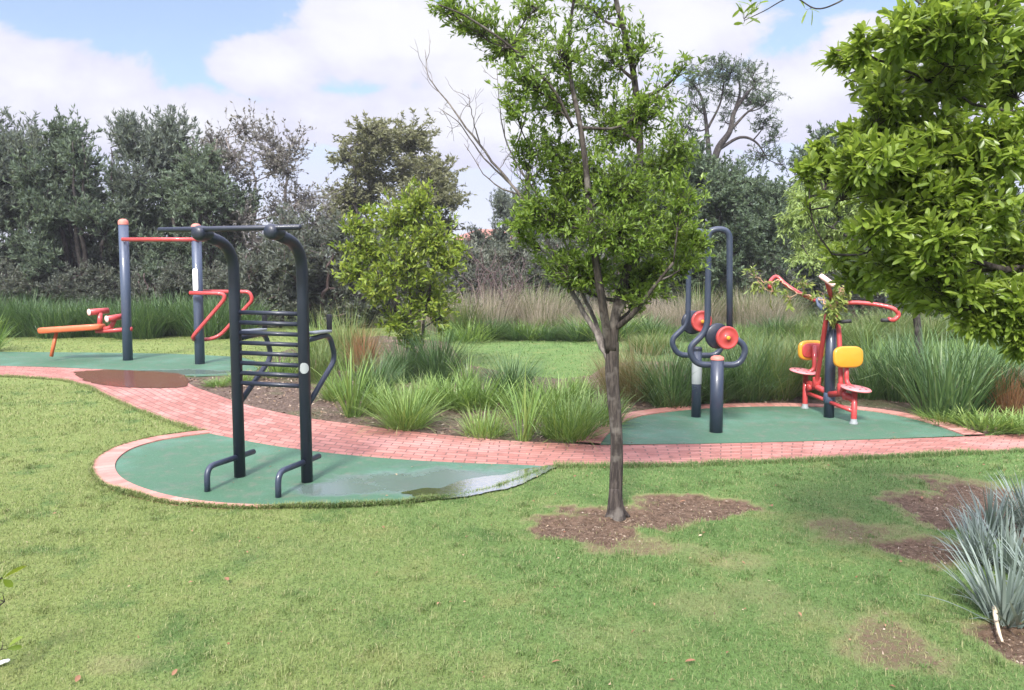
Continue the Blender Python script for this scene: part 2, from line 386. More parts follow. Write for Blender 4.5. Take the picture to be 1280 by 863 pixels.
pad_mid = [(262, 543), (225, 548), (195, 553.5), (165, 563), (148, 575), (144, 588), (155, 602), (185, 615), (230, 626), (290, 632.5), (350, 634.5), (420, 634.5), (500, 630), (560, 622.5), (615, 611), (655, 597), (684, 584.5)]
pad_mid_s = smooth2(pad_mid, 5)
near_edge = [tuple(p) for p in smooth2([(684, 584), (640, 582), (540, 578), (430, 569.5), (340, 558), (262, 543)], 4)][1:-1]
wet2 = [(G(575, 600)[0], G(560, 604)[1], 1.2, .50), (G(430, 612)[0], G(430, 612)[1], .55, .22)]
pm = gp(list(map(tuple, pad_mid_s)) + near_edge)
tag(polysheet('rubber_pad', rubber_mat('green_rubber_wet', wet2), pm, .010), 'green rubber pad with wet film and painted grey sheen under the ladder frame', 'rubber surface', kind='structure')
pad_r = [(750, 557), (760, 544), (775, 532), (800, 522), (850, 514.5), (905, 510.5), (980, 509), (1050, 511.5), (1110, 518.5), (1160, 530), (1206, 546)]
pr = gp(list(map(tuple, smooth2(pad_r, 5))) + [(1100, 550), (1000, 553), (870, 556)])
tag(polysheet('rubber_pad', rubber_mat('green_rubber'), pr, .010), 'green rubber pad under the wheel and press stations', 'rubber surface', kind='structure')
pad_l = [(-140, 438), (0, 440.5), (120, 441.5), (220, 443), (300, 447), (330, 455), (318, 466), (290, 470), (245, 471.5), (222, 470), (180, 464.5), (120, 462), (60, 459.5), (0, 458), (-140, 452.5)]
wl = G(215, 466)
tag(polysheet('rubber_pad', rubber_mat('green_rubber_far', [(wl[0], wl[1], 1.6, .35)]), gp(pad_l), .010), 'green rubber pad under the bench and pull up posts', 'rubber surface', kind='structure')

edge_out = []
def border(poly, w0, ws, label, flip=1, dz=.024):
    """soldier course of bricks outside a pad edge"""
    p = resample(gp(list(map(tuple, smooth2(poly, 6)))), 70); t = np.gradient(p, axis=0); nrm = norm(np.c_[t[:, 1], -t[:, 0], 0 * t[:, 0]]) * flip
    wd = np.interp(np.linspace(0, 1, 70), np.linspace(0, 1, len(ws)), ws)[:, None] * w0
    q = p + nrm * wd; q[:, 2] = B * q[:, 1]
    edge_out.append(np.vstack([p, q[::-1]]))
    a, b = (p, q) if flip > 0 else (q, p)
    o = ribbon('brick_edging', M_EDGE, a, b, dz, .06, 2); return tag(o, label, 'brick edging', kind='structure')
border(pad_mid[:11], .22, [.8, .95, 1.0, 1, .9, .75, .55, .35, .12], 'raised brick edging round the ladder pad', 1)
border(pad_r, .23, [1.2, 1.2, 1, .9, .8, .8, .9, 1.1], 'brick edging arcing behind the right hand pad', -1)

bed = [(222, 471), (245, 472), (290, 470), (330, 456), (352, 440), (400, 425), (480, 420), (560, 428), (580, 455), (640, 468), (700, 474), (740, 470), (770, 488), (790, 505), (800, 519), (772, 529), (755, 542), (745, 556), (720, 556), (640, 552), (560, 545), (470, 535), (380, 523), (310, 508), (270, 494), (240, 483)]
bedw = gp(bed)
tag(polysheet('planting_bed', M_SOIL, bedw, .003), 'mulched planting bed between the path and back lawn', 'planting bed', kind='structure')
bed_r = [(738, 470), (760, 455), (800, 452), (1000, 452), (1300, 462), (1480, 480), (1480, 530), (1300, 536), (1206, 545), (1160, 529), (1110, 517), (1050, 510), (980, 508), (905, 509), (850, 513), (800, 520), (778, 500)]
bedrw = gp(bed_r)
tag(polysheet('planting_bed', M_SOIL, bedrw, .0015), 'soil bed of tall grasses behind the right hand pad', 'planting bed', kind='structure')

pathpoly = np.vstack([fa, na_[::-1]]); padpolys = [pm, pr, gp(pad_l)]
def blocked(x, y):
    m = inpoly(x, y, pathpoly)
    for q in padpolys + edge_out + [bedw, bedrw]: m |= inpoly(x, y, q)
    return m

# bare patches on the lawn: (px, py, half-width px, half-height px, strength)
barelist = [(740, 655, 60, 16, 1.35), (860, 632, 64, 12, 1.35), (790, 645, 55, 13, 1.25), (785, 680, 50, 14, .5), (1165, 690, 45, 16, 1.0), (1195, 635, 60, 22, 1.1), (1250, 640, 60, 40, 1.1), (1105, 800, 55, 38, .55), (885, 755, 60, 20, .26),
            (1060, 662, 60, 14, .5), (940, 740, 60, 18, .26), (1275, 800, 60, 30, 1.1), (300, 690, 120, 20, .14), (1010, 770, 70, 25, .25), (780, 790, 80, 25, .2), (905, 700, 60, 15, .3), (160, 830, 50, 12, .3)]
bare_w = []
for px, py, rx, ry, s in barelist:
    c = G(px, py); bare_w.append((c[0], c[1], abs(G(px + rx, py)[0] - c[0]), abs(G(px, py - ry)[1] - G(px, py + ry)[1]) / 2, s))
def bare(x, y):
    v = np.zeros(np.shape(x))
    for cx, cy, rx, ry, s in bare_w:
        d = np.sqrt(((x - cx) / rx) ** 2 + ((y - cy) / ry) ** 2) + (fbm(x * 3.1, y * 3.1, 5) - .5) * 1.5 + (fbm(x * 11, y * 11, 6) - .5) * .7
        v = np.maximum(v, s * np.clip(1.7 - d * 1.15, 0, 1))
    return v
def axis(fine0, fine1, step, lo, hi, g=1.16):
    a = list(np.arange(fine0, fine1 + 1e-6, step)); s = step
    while a[-1] < hi: s *= g; a.append(a[-1] + s)
    s = step; b = [a[0]]
    while b[-1] > lo: s *= g; b.append(b[-1] - s)
    return np.array(b[:0:-1] + a)
gx, gy = axis(-4.5, 5.5, .045, -100, 100), axis(3.2, 9.5, .045, -30, 110)
GX, GY = np.meshgrid(gx, gy); bz = bare(GX, GY)
blk = blocked(GX.ravel(), GY.ravel()).reshape(GX.shape)
def lz(x, y, b=None, k=None):
    b = bare(x, y) if b is None else b
    near = np.clip((y - 9) / 2, 0, 1)
    z = zg(x, y) - .008 * fbm(x * 1.1, y * 1.1, 2) * (1 - near) - .055 * np.clip(b - .35, 0, .8) + .012 * np.clip(b, 0, 1) * (fbm(x * 9, y * 9, 8) - .5)
    return z
GZ = lz(GX, GY, bz) - .006 * blk
idx = np.arange(GX.size).reshape(GX.shape)
fq = np.stack([idx[:-1, :-1], idx[:-1, 1:], idx[1:, 1:], idx[1:, :-1]], -1).reshape(-1, 4)
lawn = MB().add(np.c_[GX.ravel(), GY.ravel(), GZ.ravel()], fq).build('lawn', M_LAWN, attrs={'bare': bz.ravel()})
tag(lawn, 'mown park lawn with brown bare patches', 'lawn', kind='structure')

# grass blades of the lawn (uncountable)
def scatter(n, x0, x1, y0, y1):
    return rng.uniform(x0, x1, n), rng.uniform(y0, y1, n)
gb = MB(); gbare = []
for (y0, y1, dens, L, W) in [(3.5, 4.8, 5600, .042, .0036), (4.8, 6.2, 4300, .042, .0042), (6.2, 8.0, 2800, .042, .005), (8.0, 10.0, 1500, .045, .007), (10, 13, 800, .05, .010), (13, 22, 160, .05, .016)]:
    xw0, xw1 = -.66 * y1 - .5, .66 * y1 + .5
    x, y = scatter(int((xw1 - xw0) * (y1 - y0) * dens), xw0, xw1, y0, y1)
    b = bare(x, y); keep = ~blocked(x, y) & (rng.uniform(0, 1, len(x)) > np.clip(b * 1.7 - .15, 0, .97))
    x, y, b = x[keep], y[keep], b[keep]; n = len(x); tall = .55 + .9 * fbm(x * 1.3, y * 1.3, 4)
    a = rng.uniform(0, 2*np.pi, n); le = L * rng.uniform(.45, 1.25, n) * tall; lean = rng.uniform(.2, 1.25, n)
    base = np.c_[x, y, lz(x, y, b) - .004]; d = np.c_[np.cos(a), np.sin(a), 0*a]; s = np.c_[-np.sin(a), np.cos(a), 0*a]
    mid = base + d * (le * .45 * np.sin(lean * .6))[:, None]; mid[:, 2] += le * .5 * np.cos(lean * .6)
    tip = base + d * (le * np.sin(lean))[:, None]; tip[:, 2] += le * np.cos(lean) * .9
    w = W * rng.uniform(.6, 1.2, n)[:, None] / 2
    V = np.stack([base - s*w, base + s*w, mid - s*w*.8, mid + s*w*.8, tip], 1).reshape(-1, 3); k = np.arange(n)[:, None] * 5
    gb.add(V, k + np.array([0, 1, 3, 2]), k + np.array([2, 3, 4])); gbare.append(np.repeat(b, 5))
tcx, tcy = scatter(900, -5.5, 6, 3.8, 9.5); tb_ = bare(tcx, tcy); kp = ~blocked(tcx, tcy) & (tb_ < .5) & (fbm(tcx * .9, tcy * .9, 12) > .42); tcx, tcy = tcx[kp], tcy[kp]
nb_ = 34; x = np.repeat(tcx, nb_) + rng.normal(size=len(tcx) * nb_) * .028; y = np.repeat(tcy, nb_) + rng.normal(size=len(tcx) * nb_) * .028; n = len(x); a = rng.uniform(0, 6.28, n); ln = rng.uniform(.15, 1.35, n); le = np.repeat(rng.uniform(.035, .075, len(tcx)), nb_) * rng.uniform(.5, 1.2, n)
base = np.c_[x, y, lz(x, y) - .004]; d = np.c_[np.cos(a), np.sin(a), 0*a]; s_ = np.c_[-np.sin(a), np.cos(a), 0*a]; w = .0055 * rng.uniform(.6, 1.2, n)[:, None] / 2; k = np.arange(n)[:, None] * 5
m_ = base + d * (le * .4 * np.sin(ln * .6))[:, None] + A(0, 0, 1) * (le * .5)[:, None]; tp = base + d * (le * np.sin(ln))[:, None] + A(0, 0, 1) * (le * np.cos(ln) * .9)[:, None]
gb.add(np.stack([base - s_*w, base + s_*w, m_ - s_*w*.8, m_ + s_*w*.8, tp], 1).reshape(-1, 3), k + np.array([0, 1, 3, 2]), k + np.array([2, 3, 4])); gbare.append(np.zeros(5 * n))
def edge_blades(line, n, side, L=.065):
    p = resample(np.asarray(line), 400); t_ = np.gradient(p, axis=0); nr = norm(np.c_[t_[:, 1], -t_[:, 0], 0*t_[:, 0]]) * side
    i = rng.integers(0, 400, n); q = p[i] + nr[i] * (rng.normal(size=n) * .02 + .012)[:, None] + t_[i] * rng.uniform(-.6, .6, n)[:, None]
    le = L * rng.uniform(.4, 1.3, n) * (.4 + 1.2 * fbm(q[:, 0] * 2.3, q[:, 1] * 2.3, 3)); a = rng.uniform(0, 6.28, n); ln = rng.uniform(.2, 1.3, n)
    d = np.c_[np.cos(a), np.sin(a), 0*a] - nr[i] * .6; s_ = norm(np.cross(d, A(0, 0, 1))); base = np.c_[q[:, 0], q[:, 1], zg(q[:, 0], q[:, 1]) - .004]
    m_ = base + d * (le * .4 * np.sin(ln * .6))[:, None] + A(0, 0, 1) * (le * .5)[:, None]; tp = base + d * (le * np.sin(ln))[:, None] + A(0, 0, 1) * (le * np.cos(ln) * .9)[:, None]
    w = .006 * rng.uniform(.5, 1.1, n)[:, None] / 2; k = np.arange(n)[:, None] * 5
    gb.add(np.stack([base - s_*w, base + s_*w, m_ - s_*w*.8, m_ + s_*w*.8, tp], 1).reshape(-1, 3), k + np.array([0, 1, 3, 2]), k + np.array([2, 3, 4])); gbare.append(np.zeros(5 * n))
nl = na_[(na_[:, 0] > G(690, 584)[0])]; edge_blades(nl, 9000, 1); nl = na_[(na_[:, 0] < G(258, 542)[0])]; edge_blades(nl, 7000, 1)
e0 = edge_out[0]; edge_blades(e0[len(e0)//2:], 9000, -1 if False else 0.0001, .06); edge_blades(gp(pad_mid[10:14]), 3500, 0.0001, .06); edge_blades(gp(pad_mid[13:]), 900, 0.0001, .045)
tag(gb.build('lawn_grass', M_BLADE, smooth=False, attrs={'bare': np.concatenate(gbare)}), 'short mown grass blades covering the lawn', 'grass', kind='stuff')

# mulch chips on the beds and crumbs on the bare soil
ch = MB()
def chips(poly, n, smin, smax, mask=None):
    lo, hi = poly.min(0), poly.max(0); x, y = scatter(n * 3, lo[0], hi[0], lo[1], hi[1]); k = inpoly(x, y, poly)
    x, y = x[k][:n], y[k][:n]; addchips(x, y, B * y + .012, smin, smax)
def addchips(x, y, z, smin, smax):
    n = len(x); c = np.c_[x, y, z]; d = norm(np.c_[rng.normal(size=(n, 2)), rng.normal(size=n) * .35]); s = norm(np.cross(d, norm(np.c_[rng.normal(size=(n, 2)) * .5, np.ones(n)])))
    L = rng.uniform(smin, smax, n)[:, None]; W = L * rng.uniform(.15, .5, n)[:, None]
    V = np.stack([c - d*L/2, c + s*W/2, c + d*L/2, c - s*W/2], 1).reshape(-1, 3); ch.add(V, np.arange(n)[:, None] * 4 + np.arange(4))
chips(bedw, 9000, .02, .075); chips(bedrw, 5000, .02, .07)
x, y = scatter(40000, -1.0, 5.0, 3.6, 8.2); b = bare(x, y); k = (rng.uniform(0, 1, len(x)) < np.clip(b - .15, 0, 1) ** 1.5) & ~blocked(x, y)
x, y = x[k], y[k]; addchips(x, y, lz(x, y) + .004, .006, .03)
tag(ch.build('mulch_chips', M_CHIP, smooth=False), 'wood chips and crumbs scattered over the bare soil', 'mulch', kind='stuff')

def puddle(poly, mat, dz, label):
    p = smooth2(poly + poly[:1], 6)[:-1]; a = np.arange(len(p)); j = 1 + 0 * a
    c = p.mean(0); p = c + (p - c) * (1 + .04 * (rng.uniform(-1, 1, len(p))))[:, None]
    return tag(polysheet('puddle', mat, gp(list(map(tuple, p))), dz), label, 'puddle', kind='structure')
M_W1 = water_mat('muddy_water', (.15, .055, .035)); M_W2 = water_mat('shallow_water', (.06, .065, .055), .86)
puddle([(92, 466), (130, 463.5), (180, 465), (222, 468), (236, 476), (232, 484), (205, 486), (160, 485), (128, 482), (105, 476)], M_W1, .014, 'reddish brown puddle on the bricks by the bench pad')
puddle([(500, 618), (530, 612), (552, 612), (575, 603), (610, 597), (630, 595), (655, 588), (684, 584), (696, 584.5), (684, 591), (664, 601), (640, 611), (610, 617), (585, 622), (550, 625), (525, 623)], M_W2, .014, 'bright puddle reflecting sky at the pad edge')

# ------------------------------------------------------------------ exercise equipment
# 1. ladder frame
pL, pR = G(300, 597), G(384, 603.5)
rd = norm(A(*(pR - pL)[:2], 0)); fw = norm(A(rd[1], -rd[0], 0))          # fw points to the viewer
t1 = thing('ladder_frame', (pL + pR) / 2, 'tall dark navy ladder frame with dip arms on wet rubber pad', 'exercise frame')
UP = A(0, 0, 1); HT = 2.315
zt = float(pL[2]) + HT
rungz = np.linspace(1.595, .92, 8)
for k, p in enumerate((pL, pR)):
    mb = MB(); hb = zt - p[2]; lean = -rd * .0
    pts = fillet([p - UP*.05, p + UP*(hb - .10) - rd*.015, p + UP*(hb - .005) + fw*.50 - rd*.02], .42, 10)
    tube(mb, pts, .054, 18); post = mb.build('post', NAVY, t1)
    mb = MB(); e = pts[-1]; lathe(mb, e - fw*.09, fw, [(.059, -.04), (.067, -.01), (.070, .09), (.060, .125), (.03, .14), (1e-4, .142)]); mb.build('bar_joint', NAVY, t1)
    mb = MB()                                                           # bent foot tube
    tube(mb, fillet([p + fw*.50 - UP*.02, p + fw*.50 + UP*.21, p - fw*.26 + UP*.20], .17, 8) + rd*(-.01), .027); mb.build('foot_bar', NAVY2, t1)
    if k == 1:
        mb = MB(); c = p + UP*(1.09); nn = norm(fw + rd*-.15); 
        uu = norm(np.cross(UP, nn)); aa = np.linspace(-.5, .5, 9); V = []; 
        for zz, ww in [(-.05, .25), (-.042, .6), (-.02, .95), (0, 1), (.02, .95), (.042, .6), (.05, .25)]:
            for s in aa * ww: V.append(c + UP*zz + (nn*math.cos(s*1.7 + .45) + uu*math.sin(s*1.7 + .45)) * .0565)
        i9 = np.arange(63).reshape(7, 9); mb.add(V, np.stack([i9[:-1, :-1], i9[:-1, 1:], i9[1:, 1:], i9[1:, :-1]], -1).reshape(-1, 4)); mb.build('sticker', STEEL, post)
    # dip arm behind the post
    mb = MB(); q = p - fw*.0
    tube(mb, fillet([q - fw*.05 + UP*1.345, q - fw*.50 + UP*1.375, q - fw*.62 + UP*1.12, q - fw*.04 + UP*.73], .11, 7), .026); arm = mb.build('dip_arm', NAVY2, t1)
    mb = MB(); c = q - fw*.30 + UP*1.408; plate(mb, c, fw, rd, stadium(.40, .10), .026); mb.build('arm_pad', STEEL, arm)
    mb = MB(); c = q - fw*.50 + UP*1.40; tube(mb, [c, c + UP*.03, c + UP*.165, c + UP*.175], [.020, .027, .027, .018]); mb.build('grip', BLACKR, arm)
for z in rungz:
    mb = MB(); tube(mb, [pL + UP*z + rd*.04, pR + A(0, 0, pL[2] - pR[2]) + UP*(z - .012) - rd*.04], .021); mb.build('rung', NAVY, t1)
mb = MB(); b0 = A(*(pL + fw*.50)[:2], zt) - rd*.055*0; b0 = b0 + UP*.03
tube(mb, [b0 - rd*.44, b0 - rd*.43, b0 + rd*(np.linalg.norm((pR - pL)[:2]) + .25), b0 + rd*(np.linalg.norm((pR - pL)[:2]) + .26)], [.016, .024, .024, .016]); mb.build('pull_up_bar', NAVY, t1)

# 2. pull up and bench station far left
q1, q2 = G(160, 451), G(250, 455.5)
t2 = thing('pull_up_station', (q1 + q2) / 2, 'red pull up bar between two posts with orange sit up bench', 'exercise station')
for p, ty in ((q1, 278), (q2, 284)):
    Y = p[1]; top = P(0, ty, Y)[2]; mb = MB(); tube(mb, [p - UP*.05, A(p[0], p[1], top)], .093, 18); po = mb.build('post', BLUEGREY, t2)
    mb = MB(); lathe(mb, A(p[0], p[1], top), UP, [(.097, -.05), (.097, 0), (.085, .035), (.05, .06), (1e-4, .068)]); mb.build('cap', CAPC, po)
mb = MB(); plate(mb, A(q2[0] - .005, q2[1] - .095, P(0, 350, q2[1])[2]), A(1, 0, 0), A(0, 0, 1), superell(.10, .42, 28, 8), .012, .004); mb.build('label_plate', WHITEP, po)
mb = MB(); a, b = P(153, 299.5, q1[1] - .12), P(254, 299.5, q2[1] - .12); tube(mb, [a, b], .038); tube(mb, [a + A(0, .24, 0), b + A(0, .24, 0)], .03); mb.build('pull_up_bar', RED, t2)
Yb = q1[1]
mb = MB(); o = P(92, 411, Yb); u = norm(P(128, 408.5, Yb) - P(53, 413.5, Yb)); plate(mb, P(90, 411, Yb), u, A(0, 1, 0), superell(1.28, .42, 32, 4), .12, .04); bn = mb.build('bench', ORANGE, t2)
mb = MB(); tube(mb, [P(71, 414, Yb), P(64, 446, Yb - .1)], .035); mb.build('bench_leg', ORANGE, bn)
mb = MB(); tube(mb, fillet([P(120, 414, Yb), P(133, 414, Yb), P(165, 411.5, Yb)], .1), .045); tube(mb, [P(125, 412, Yb), P(125, 391, Yb)], .05); tube(mb, fillet([P(128, 412, Yb), P(139, 410, Yb), P(143, 400, Yb)], .1), .045); mb.build('support_arm', RED, bn)
for (a, b) in (((112, 390.5), (135, 388.5)), ((134, 399), (155, 395.5))):
    mb = MB(); tube(mb, [P(*a, Yb - .15), P(*b, Yb + .15)], .062); ro = mb.build('roller', RED, bn)
    mb = MB(); e0, e1 = P(*a, Yb - .15), P(*b, Yb + .15); d = norm(e0 - e1); disc(mb, e0 + d*.012, d, .066, .02); mb.build('roller_end', PINKW, ro)
mb = MB(); Y1, Y2 = q2[1] - .22, q2[1] + .28
tube(mb, fillet([P(237, 366.5, Y1), P(287, 367, Y1), P(240, 422, Y1), P(243, 425.5, (Y1+Y2)/2), P(272, 423.5, Y2), P(316, 375, Y2), P(312, 365, Y2), P(248, 364.5, Y2)], .24, 7), .036); mb.build('dip_rail', RED, t2)

# 3. wheel station
w1, w2 = G(895, 541), G(870, 522)
t3 = thing('shoulder_wheel_station', (w1 + w2) / 2, 'navy hooped tube station with two red wheels on short posts', 'exercise station')
Y1, dW = w1[1], w2 - w1
fr = [(912, 418), (912, 330), (912, 287), (885, 287), (885.5, 330), (884, 414), (860, 436), (870, 456), (925, 456.5), (934, 434), (912, 418)]
near_f = fillet([P(x, y, Y1 + .05) for x, y in fr], .145, 9)
for k in range(2):
    mb = MB(); tube(mb, near_f + dW * k, .0375 if k == 0 else .036, 16); mb.build('tube_hoop', NAVY2, t3)
    p = w1 + dW * k; top = P(0, 448, Y1)[2] - w1[2]
    mb = MB(); tube(mb, [p - UP*.05, p + UP*top], .078 if k == 0 else .062, 20); po = mb.build('post', NAVY2, t3)
    mb = MB(); lathe(mb, p + UP*top, UP, [(.081 if k == 0 else .065, -.02), (.081 if k == 0 else .065, 0), (.07, .018), (.04, .032), (1e-4, .036)]); mb.build('cap', CAPC if k == 0 else NAVY, po)
    if k: mb = MB(); lathe(mb, p, UP, [(.064, P(0, 480, p[1])[2] - p[2]), (.066, P(0, 479, p[1])[2] - p[2]), (.066, P(0, 455, p[1])[2] - p[2]), (.064, P(0, 454, p[1])[2] - p[2])]); mb.build('steel_sleeve', STEEL, po)
ca, cb = P(905, 421, Y1 + .02), P(873, 404, Y1 + dW[1] + .02); ax = norm(A(.18, -1, .0))
for c, fc, off in ((ca, P(909, 422.5, Y1 - .07), 0), (cb, P(877, 402, Y1 + dW[1] - .13), 1)):
    mb = MB(); disc(mb, c - A(.065, -.05, -.005), ax, .155, .05, .015); mb.build('pulley_cover', NAVY, t3)
    mb = MB(); lathe(mb, fc, ax, [(.115, -.03), (.135, -.025), (.138, -.012), (.138, .012), (.132, .024), (.118, .026), (.108, .019), (.045, .017), (.04, .028), (.018, .03), (1e-4, .03)], 40); wh = mb.build('wheel', REDD, t3)
    mb = MB(); lathe(mb, fc + ax*.03, ax, [(.024, 0), (.024, .012), (.015, .018), (1e-4, .018)]); mb.build('hub', YELLOW, wh)
mb = MB(); tube(mb, [ca + A(-.03, .02, 0), cb + A(.05, 0, 0)], .03); mb.build('axle', STEEL, t3)

# 4. press station with two seats
c0 = G(1036, 522.5); Y0 = c0[1]
t4 = thing('chest_press_station', c0, 'red press station with two seats and yellow back pads round a navy post', 'exercise station')
mb = MB(); top = P(0, 386, Y0)[2]; tube(mb, [c0 - UP*.05, A(c0[0], c0[1], top)], .066, 18); po = mb.build('post', NAVY2, t4)
mb = MB(); lathe(mb, c0, UP, [(.067, .20), (.074, .205), (.074, .33), (.067, .335)]); mb.build('clamp', BLUEGREY, po)
mb = MB(); plate(mb, P(1033, 380, Y0 - .10), A(1, 0, 0), A(0, 0, 1), [(-.075, -.085), (.075, -.085), (.125, -.02), (.14, .05), (.12, .085), (-.12, .085), (-.14, .05), (-.125, -.02)], .05, .012); mb.build('cover_plate', paint_mat('slate_blue_paint', (.12, .15, .24), .45), t4)
# seats
for (Ys, lx, ly0, ly1, sx, sy, pad, back) in ((G(1067, 531)[1], 1067, 489, 530.5, 1070, 486, (1060, 446.5), 0), (G(1006, 511.5)[1], 1006, 467, 511, 1004, 464.5, (1014, 438), 1)):
    mb = MB(); gz = P(lx, ly1, Ys); tube(mb, [A(gz[0], Ys, B*Ys + .015), A(gz[0], Ys, B*Ys + .06), A(gz[0], Ys, P(lx, ly0, Ys)[2])], [.03, .036, .036]); lg = mb.build('seat_leg', RED, t4)
    mb = MB(); lathe(mb, A(gz[0], Ys, B*Ys), UP, [(.05, .01), (.05, .025), (.038, .05), (.038, .075)]); mb.build('foot_clamp', STEEL, lg)
    mb = MB(); tl = norm(A(.1, -.12, 1)); disc(mb, P(sx, sy, Ys), tl, .185, .028, .012, 36); se = mb.build('seat', SEATM, t4)
    for j in range(6):
        mb = MB(); u, v, w = frame_of(tl); a = j * 1.047; c = P(sx, sy, Ys) + tl*.015 + .115 * (math.cos(a)*u + math.sin(a)*v); disc(mb, c, tl, .016, .006, .002, 10); mb.build('seat_hole', BLACKR, se)
    nrm = norm(A(.22, -1, .05)) if not back else norm(A(-.3, 1, -.02)); uu = norm(np.cross(UP, nrm)); vv = np.cross(nrm, uu); Yp = Ys + .12 if not back else Ys + .10
    c = P(*pad, Yp); mb = MB(); plate(mb, c, uu, vv, superell(.42, .275, 36, 3.4), .06, .024); bp = mb.build('back_pad', YELLOW, t4)
    if back:
        mb = MB(); plate(mb, c - nrm*.035, uu, vv, superell(.34, .20, 36, 3.4), .03, .008); mb.build('backing_plate', RED, bp)
        mb = MB(); tube(mb, fillet([P(1018, 432, Yp - .09), P(1018, 462, Yp - .09), P(1008, 467, Ys)], .08), .03); mb.build('back_post', RED, t4)
        mb = MB(); tube(mb, fillet([P(1020, 482, Ys - .2), P(1022, 470, Ys - .25), P(1031, 410, Y0 - .07), P(1034, 388, Y0 - .08)], .3), .031); mb.build('swing_arm', RED, t4)
        mb = MB(); tube(mb, [P(1036, 491, Y0), P(1021, 484, Ys - .2), P(1007, 477, Ys)], .04); tube(mb, [P(1036, 502, Y0), P(1008, 491, Ys)], .026); disc(mb, P(1021, 478, Ys - .2), UP, .055, .14); disc(mb, P(1013, 484, Ys - .1), A(1, .3, .1), .048, .10); mb.build('linkage', RED, t4)
    else:
        mb = MB(); tube(mb, fillet([P(1058, 455, Yp + .05), P(1058, 480, Yp + .05), P(1068, 487, Ys)], .1), .031); mb.build('back_post', RED, t4)
        mb = MB(); tube(mb, fillet([P(1051, 488, Ys + .22), P(1051, 465, Ys + .25), P(1048.5, 410, Y0 - .07), P(1044, 386, Y0 - .06)], .3), .031); mb.build('swing_arm', RED, t4)
        mb = MB(); tube(mb, [P(1037, 493, Y0 - .05), P(1052, 492, Ys + .2), P(1067, 500, Ys)], .04); tube(mb, [P(1037, 503, Y0 - .04), P(1066, 514, Ys)], .026); disc(mb, P(1052, 487, Ys + .2), UP, .055, .15); disc(mb, P(1059, 496, Ys + .1), A(1, -.3, -.1), .048, .11); mb.build('linkage', RED, t4)
def arm(pts, r, grips=(), extra=None, mat=RED):
    mb = MB(); tube(mb, fillet([P(*p) for p in pts], .14, 7), r); a = mb.build('press_arm', mat, t4)
    for (g0, g1) in grips: mb = MB(); tube(mb, [P(*g0), P(*g1)], .024); mb.build('grip', BLACKR, a)
    return a
arm([(1031, 381, Y0 - .05), (1008, 371, Y0 + .2), (984, 358, Y0 + .45), (970, 344, Y0 + .55), (962, 352, Y0 + .5), (962, 360, Y0 + .4)], .026)
arm([(1044, 380, Y0 - .1), (1070, 378, Y0 - .2), (1098, 381, Y0 - .32), (1118, 386, Y0 - .4), (1125, 394, Y0 - .4), (1117, 401, Y0 - .4), (1110, 399, Y0 - .4)], .027, [((1102, 400.5, Y0 - .42), (1118, 401, Y0 - .38))])
a3 = arm([(1040, 376, Y0 - .12), (1037, 364, Y0 - .2), (1034, 353, Y0 - .28)], .028, [((1047, 403, Y0 - .2), (1064, 401.5, Y0 - .3))])
mb = MB(); plate(mb, P(1034, 351, Y0 - .3), norm(A(.75, -.2, -.6)), norm(A(.2, 1, 0)), superell(.23, .09, 24, 4), .06, .02); mb.build('end_pad', PINKW, a3)

# ------------------------------------------------------------------ plants
def leafset(mb, C, D, Nn, L, W, kind='quad', curl=.15):
    n = len(C); D = norm(D); S = norm(np.cross(D, Nn)); N_ = np.cross(S, D); L = np.broadcast_to(L, (n,))[:, None]; W = np.broadcast_to(W, (n,))[:, None]
    if kind == 'quad':
        V = np.stack([C, C + D*L*.45 + S*W/2 + N_*L*curl*.3, C + D*L - N_*L*curl*.4, C + D*L*.45 - S*W/2 + N_*L*curl*.3], 1)
        mb.add(V.reshape(-1, 3), np.arange(n)[:, None]*4 + np.arange(4))
    elif kind == 'fold':
        M = C + D*L*.5
        V = np.stack([C, M + S*W/2 + N_*W*.18, C + D*L - N_*L*curl, M - S*W/2 + N_*W*.18, M], 1); k = np.arange(n)[:, None]*5
        mb.add(V.reshape(-1, 3), np.vstack([k + np.array([0, 4, 2, 1]), k + np.array([0, 3, 2, 4])]))
    else:
        def m(t): return C + D*L*t - N_*L*curl*t*t
        st = (.22, .55, .85); ws = (.26, .46, .34)
        V = np.stack([m(0)] + [m(q) for q in st] + [m(1)] + [m(q) + S*W*w + N_*W*.12 for q, w in zip(st, ws)] + [m(q) - S*W*w + N_*W*.12 for q, w in zip(st, ws)], 1); k = np.arange(n)[:, None]*11
        mb.add(V.reshape(-1, 3), np.vstack([k + np.array(q) for q in ([1, 2, 6, 5], [2, 3, 7, 6], [1, 8, 9, 2], [2, 9, 10, 3])]), np.vstack([k + np.array(q) for q in ([0, 1, 5], [3, 4, 7], [0, 8, 1], [3, 10, 4])]))
def rdir(n): return norm(rng.normal(size=(n, 3)))
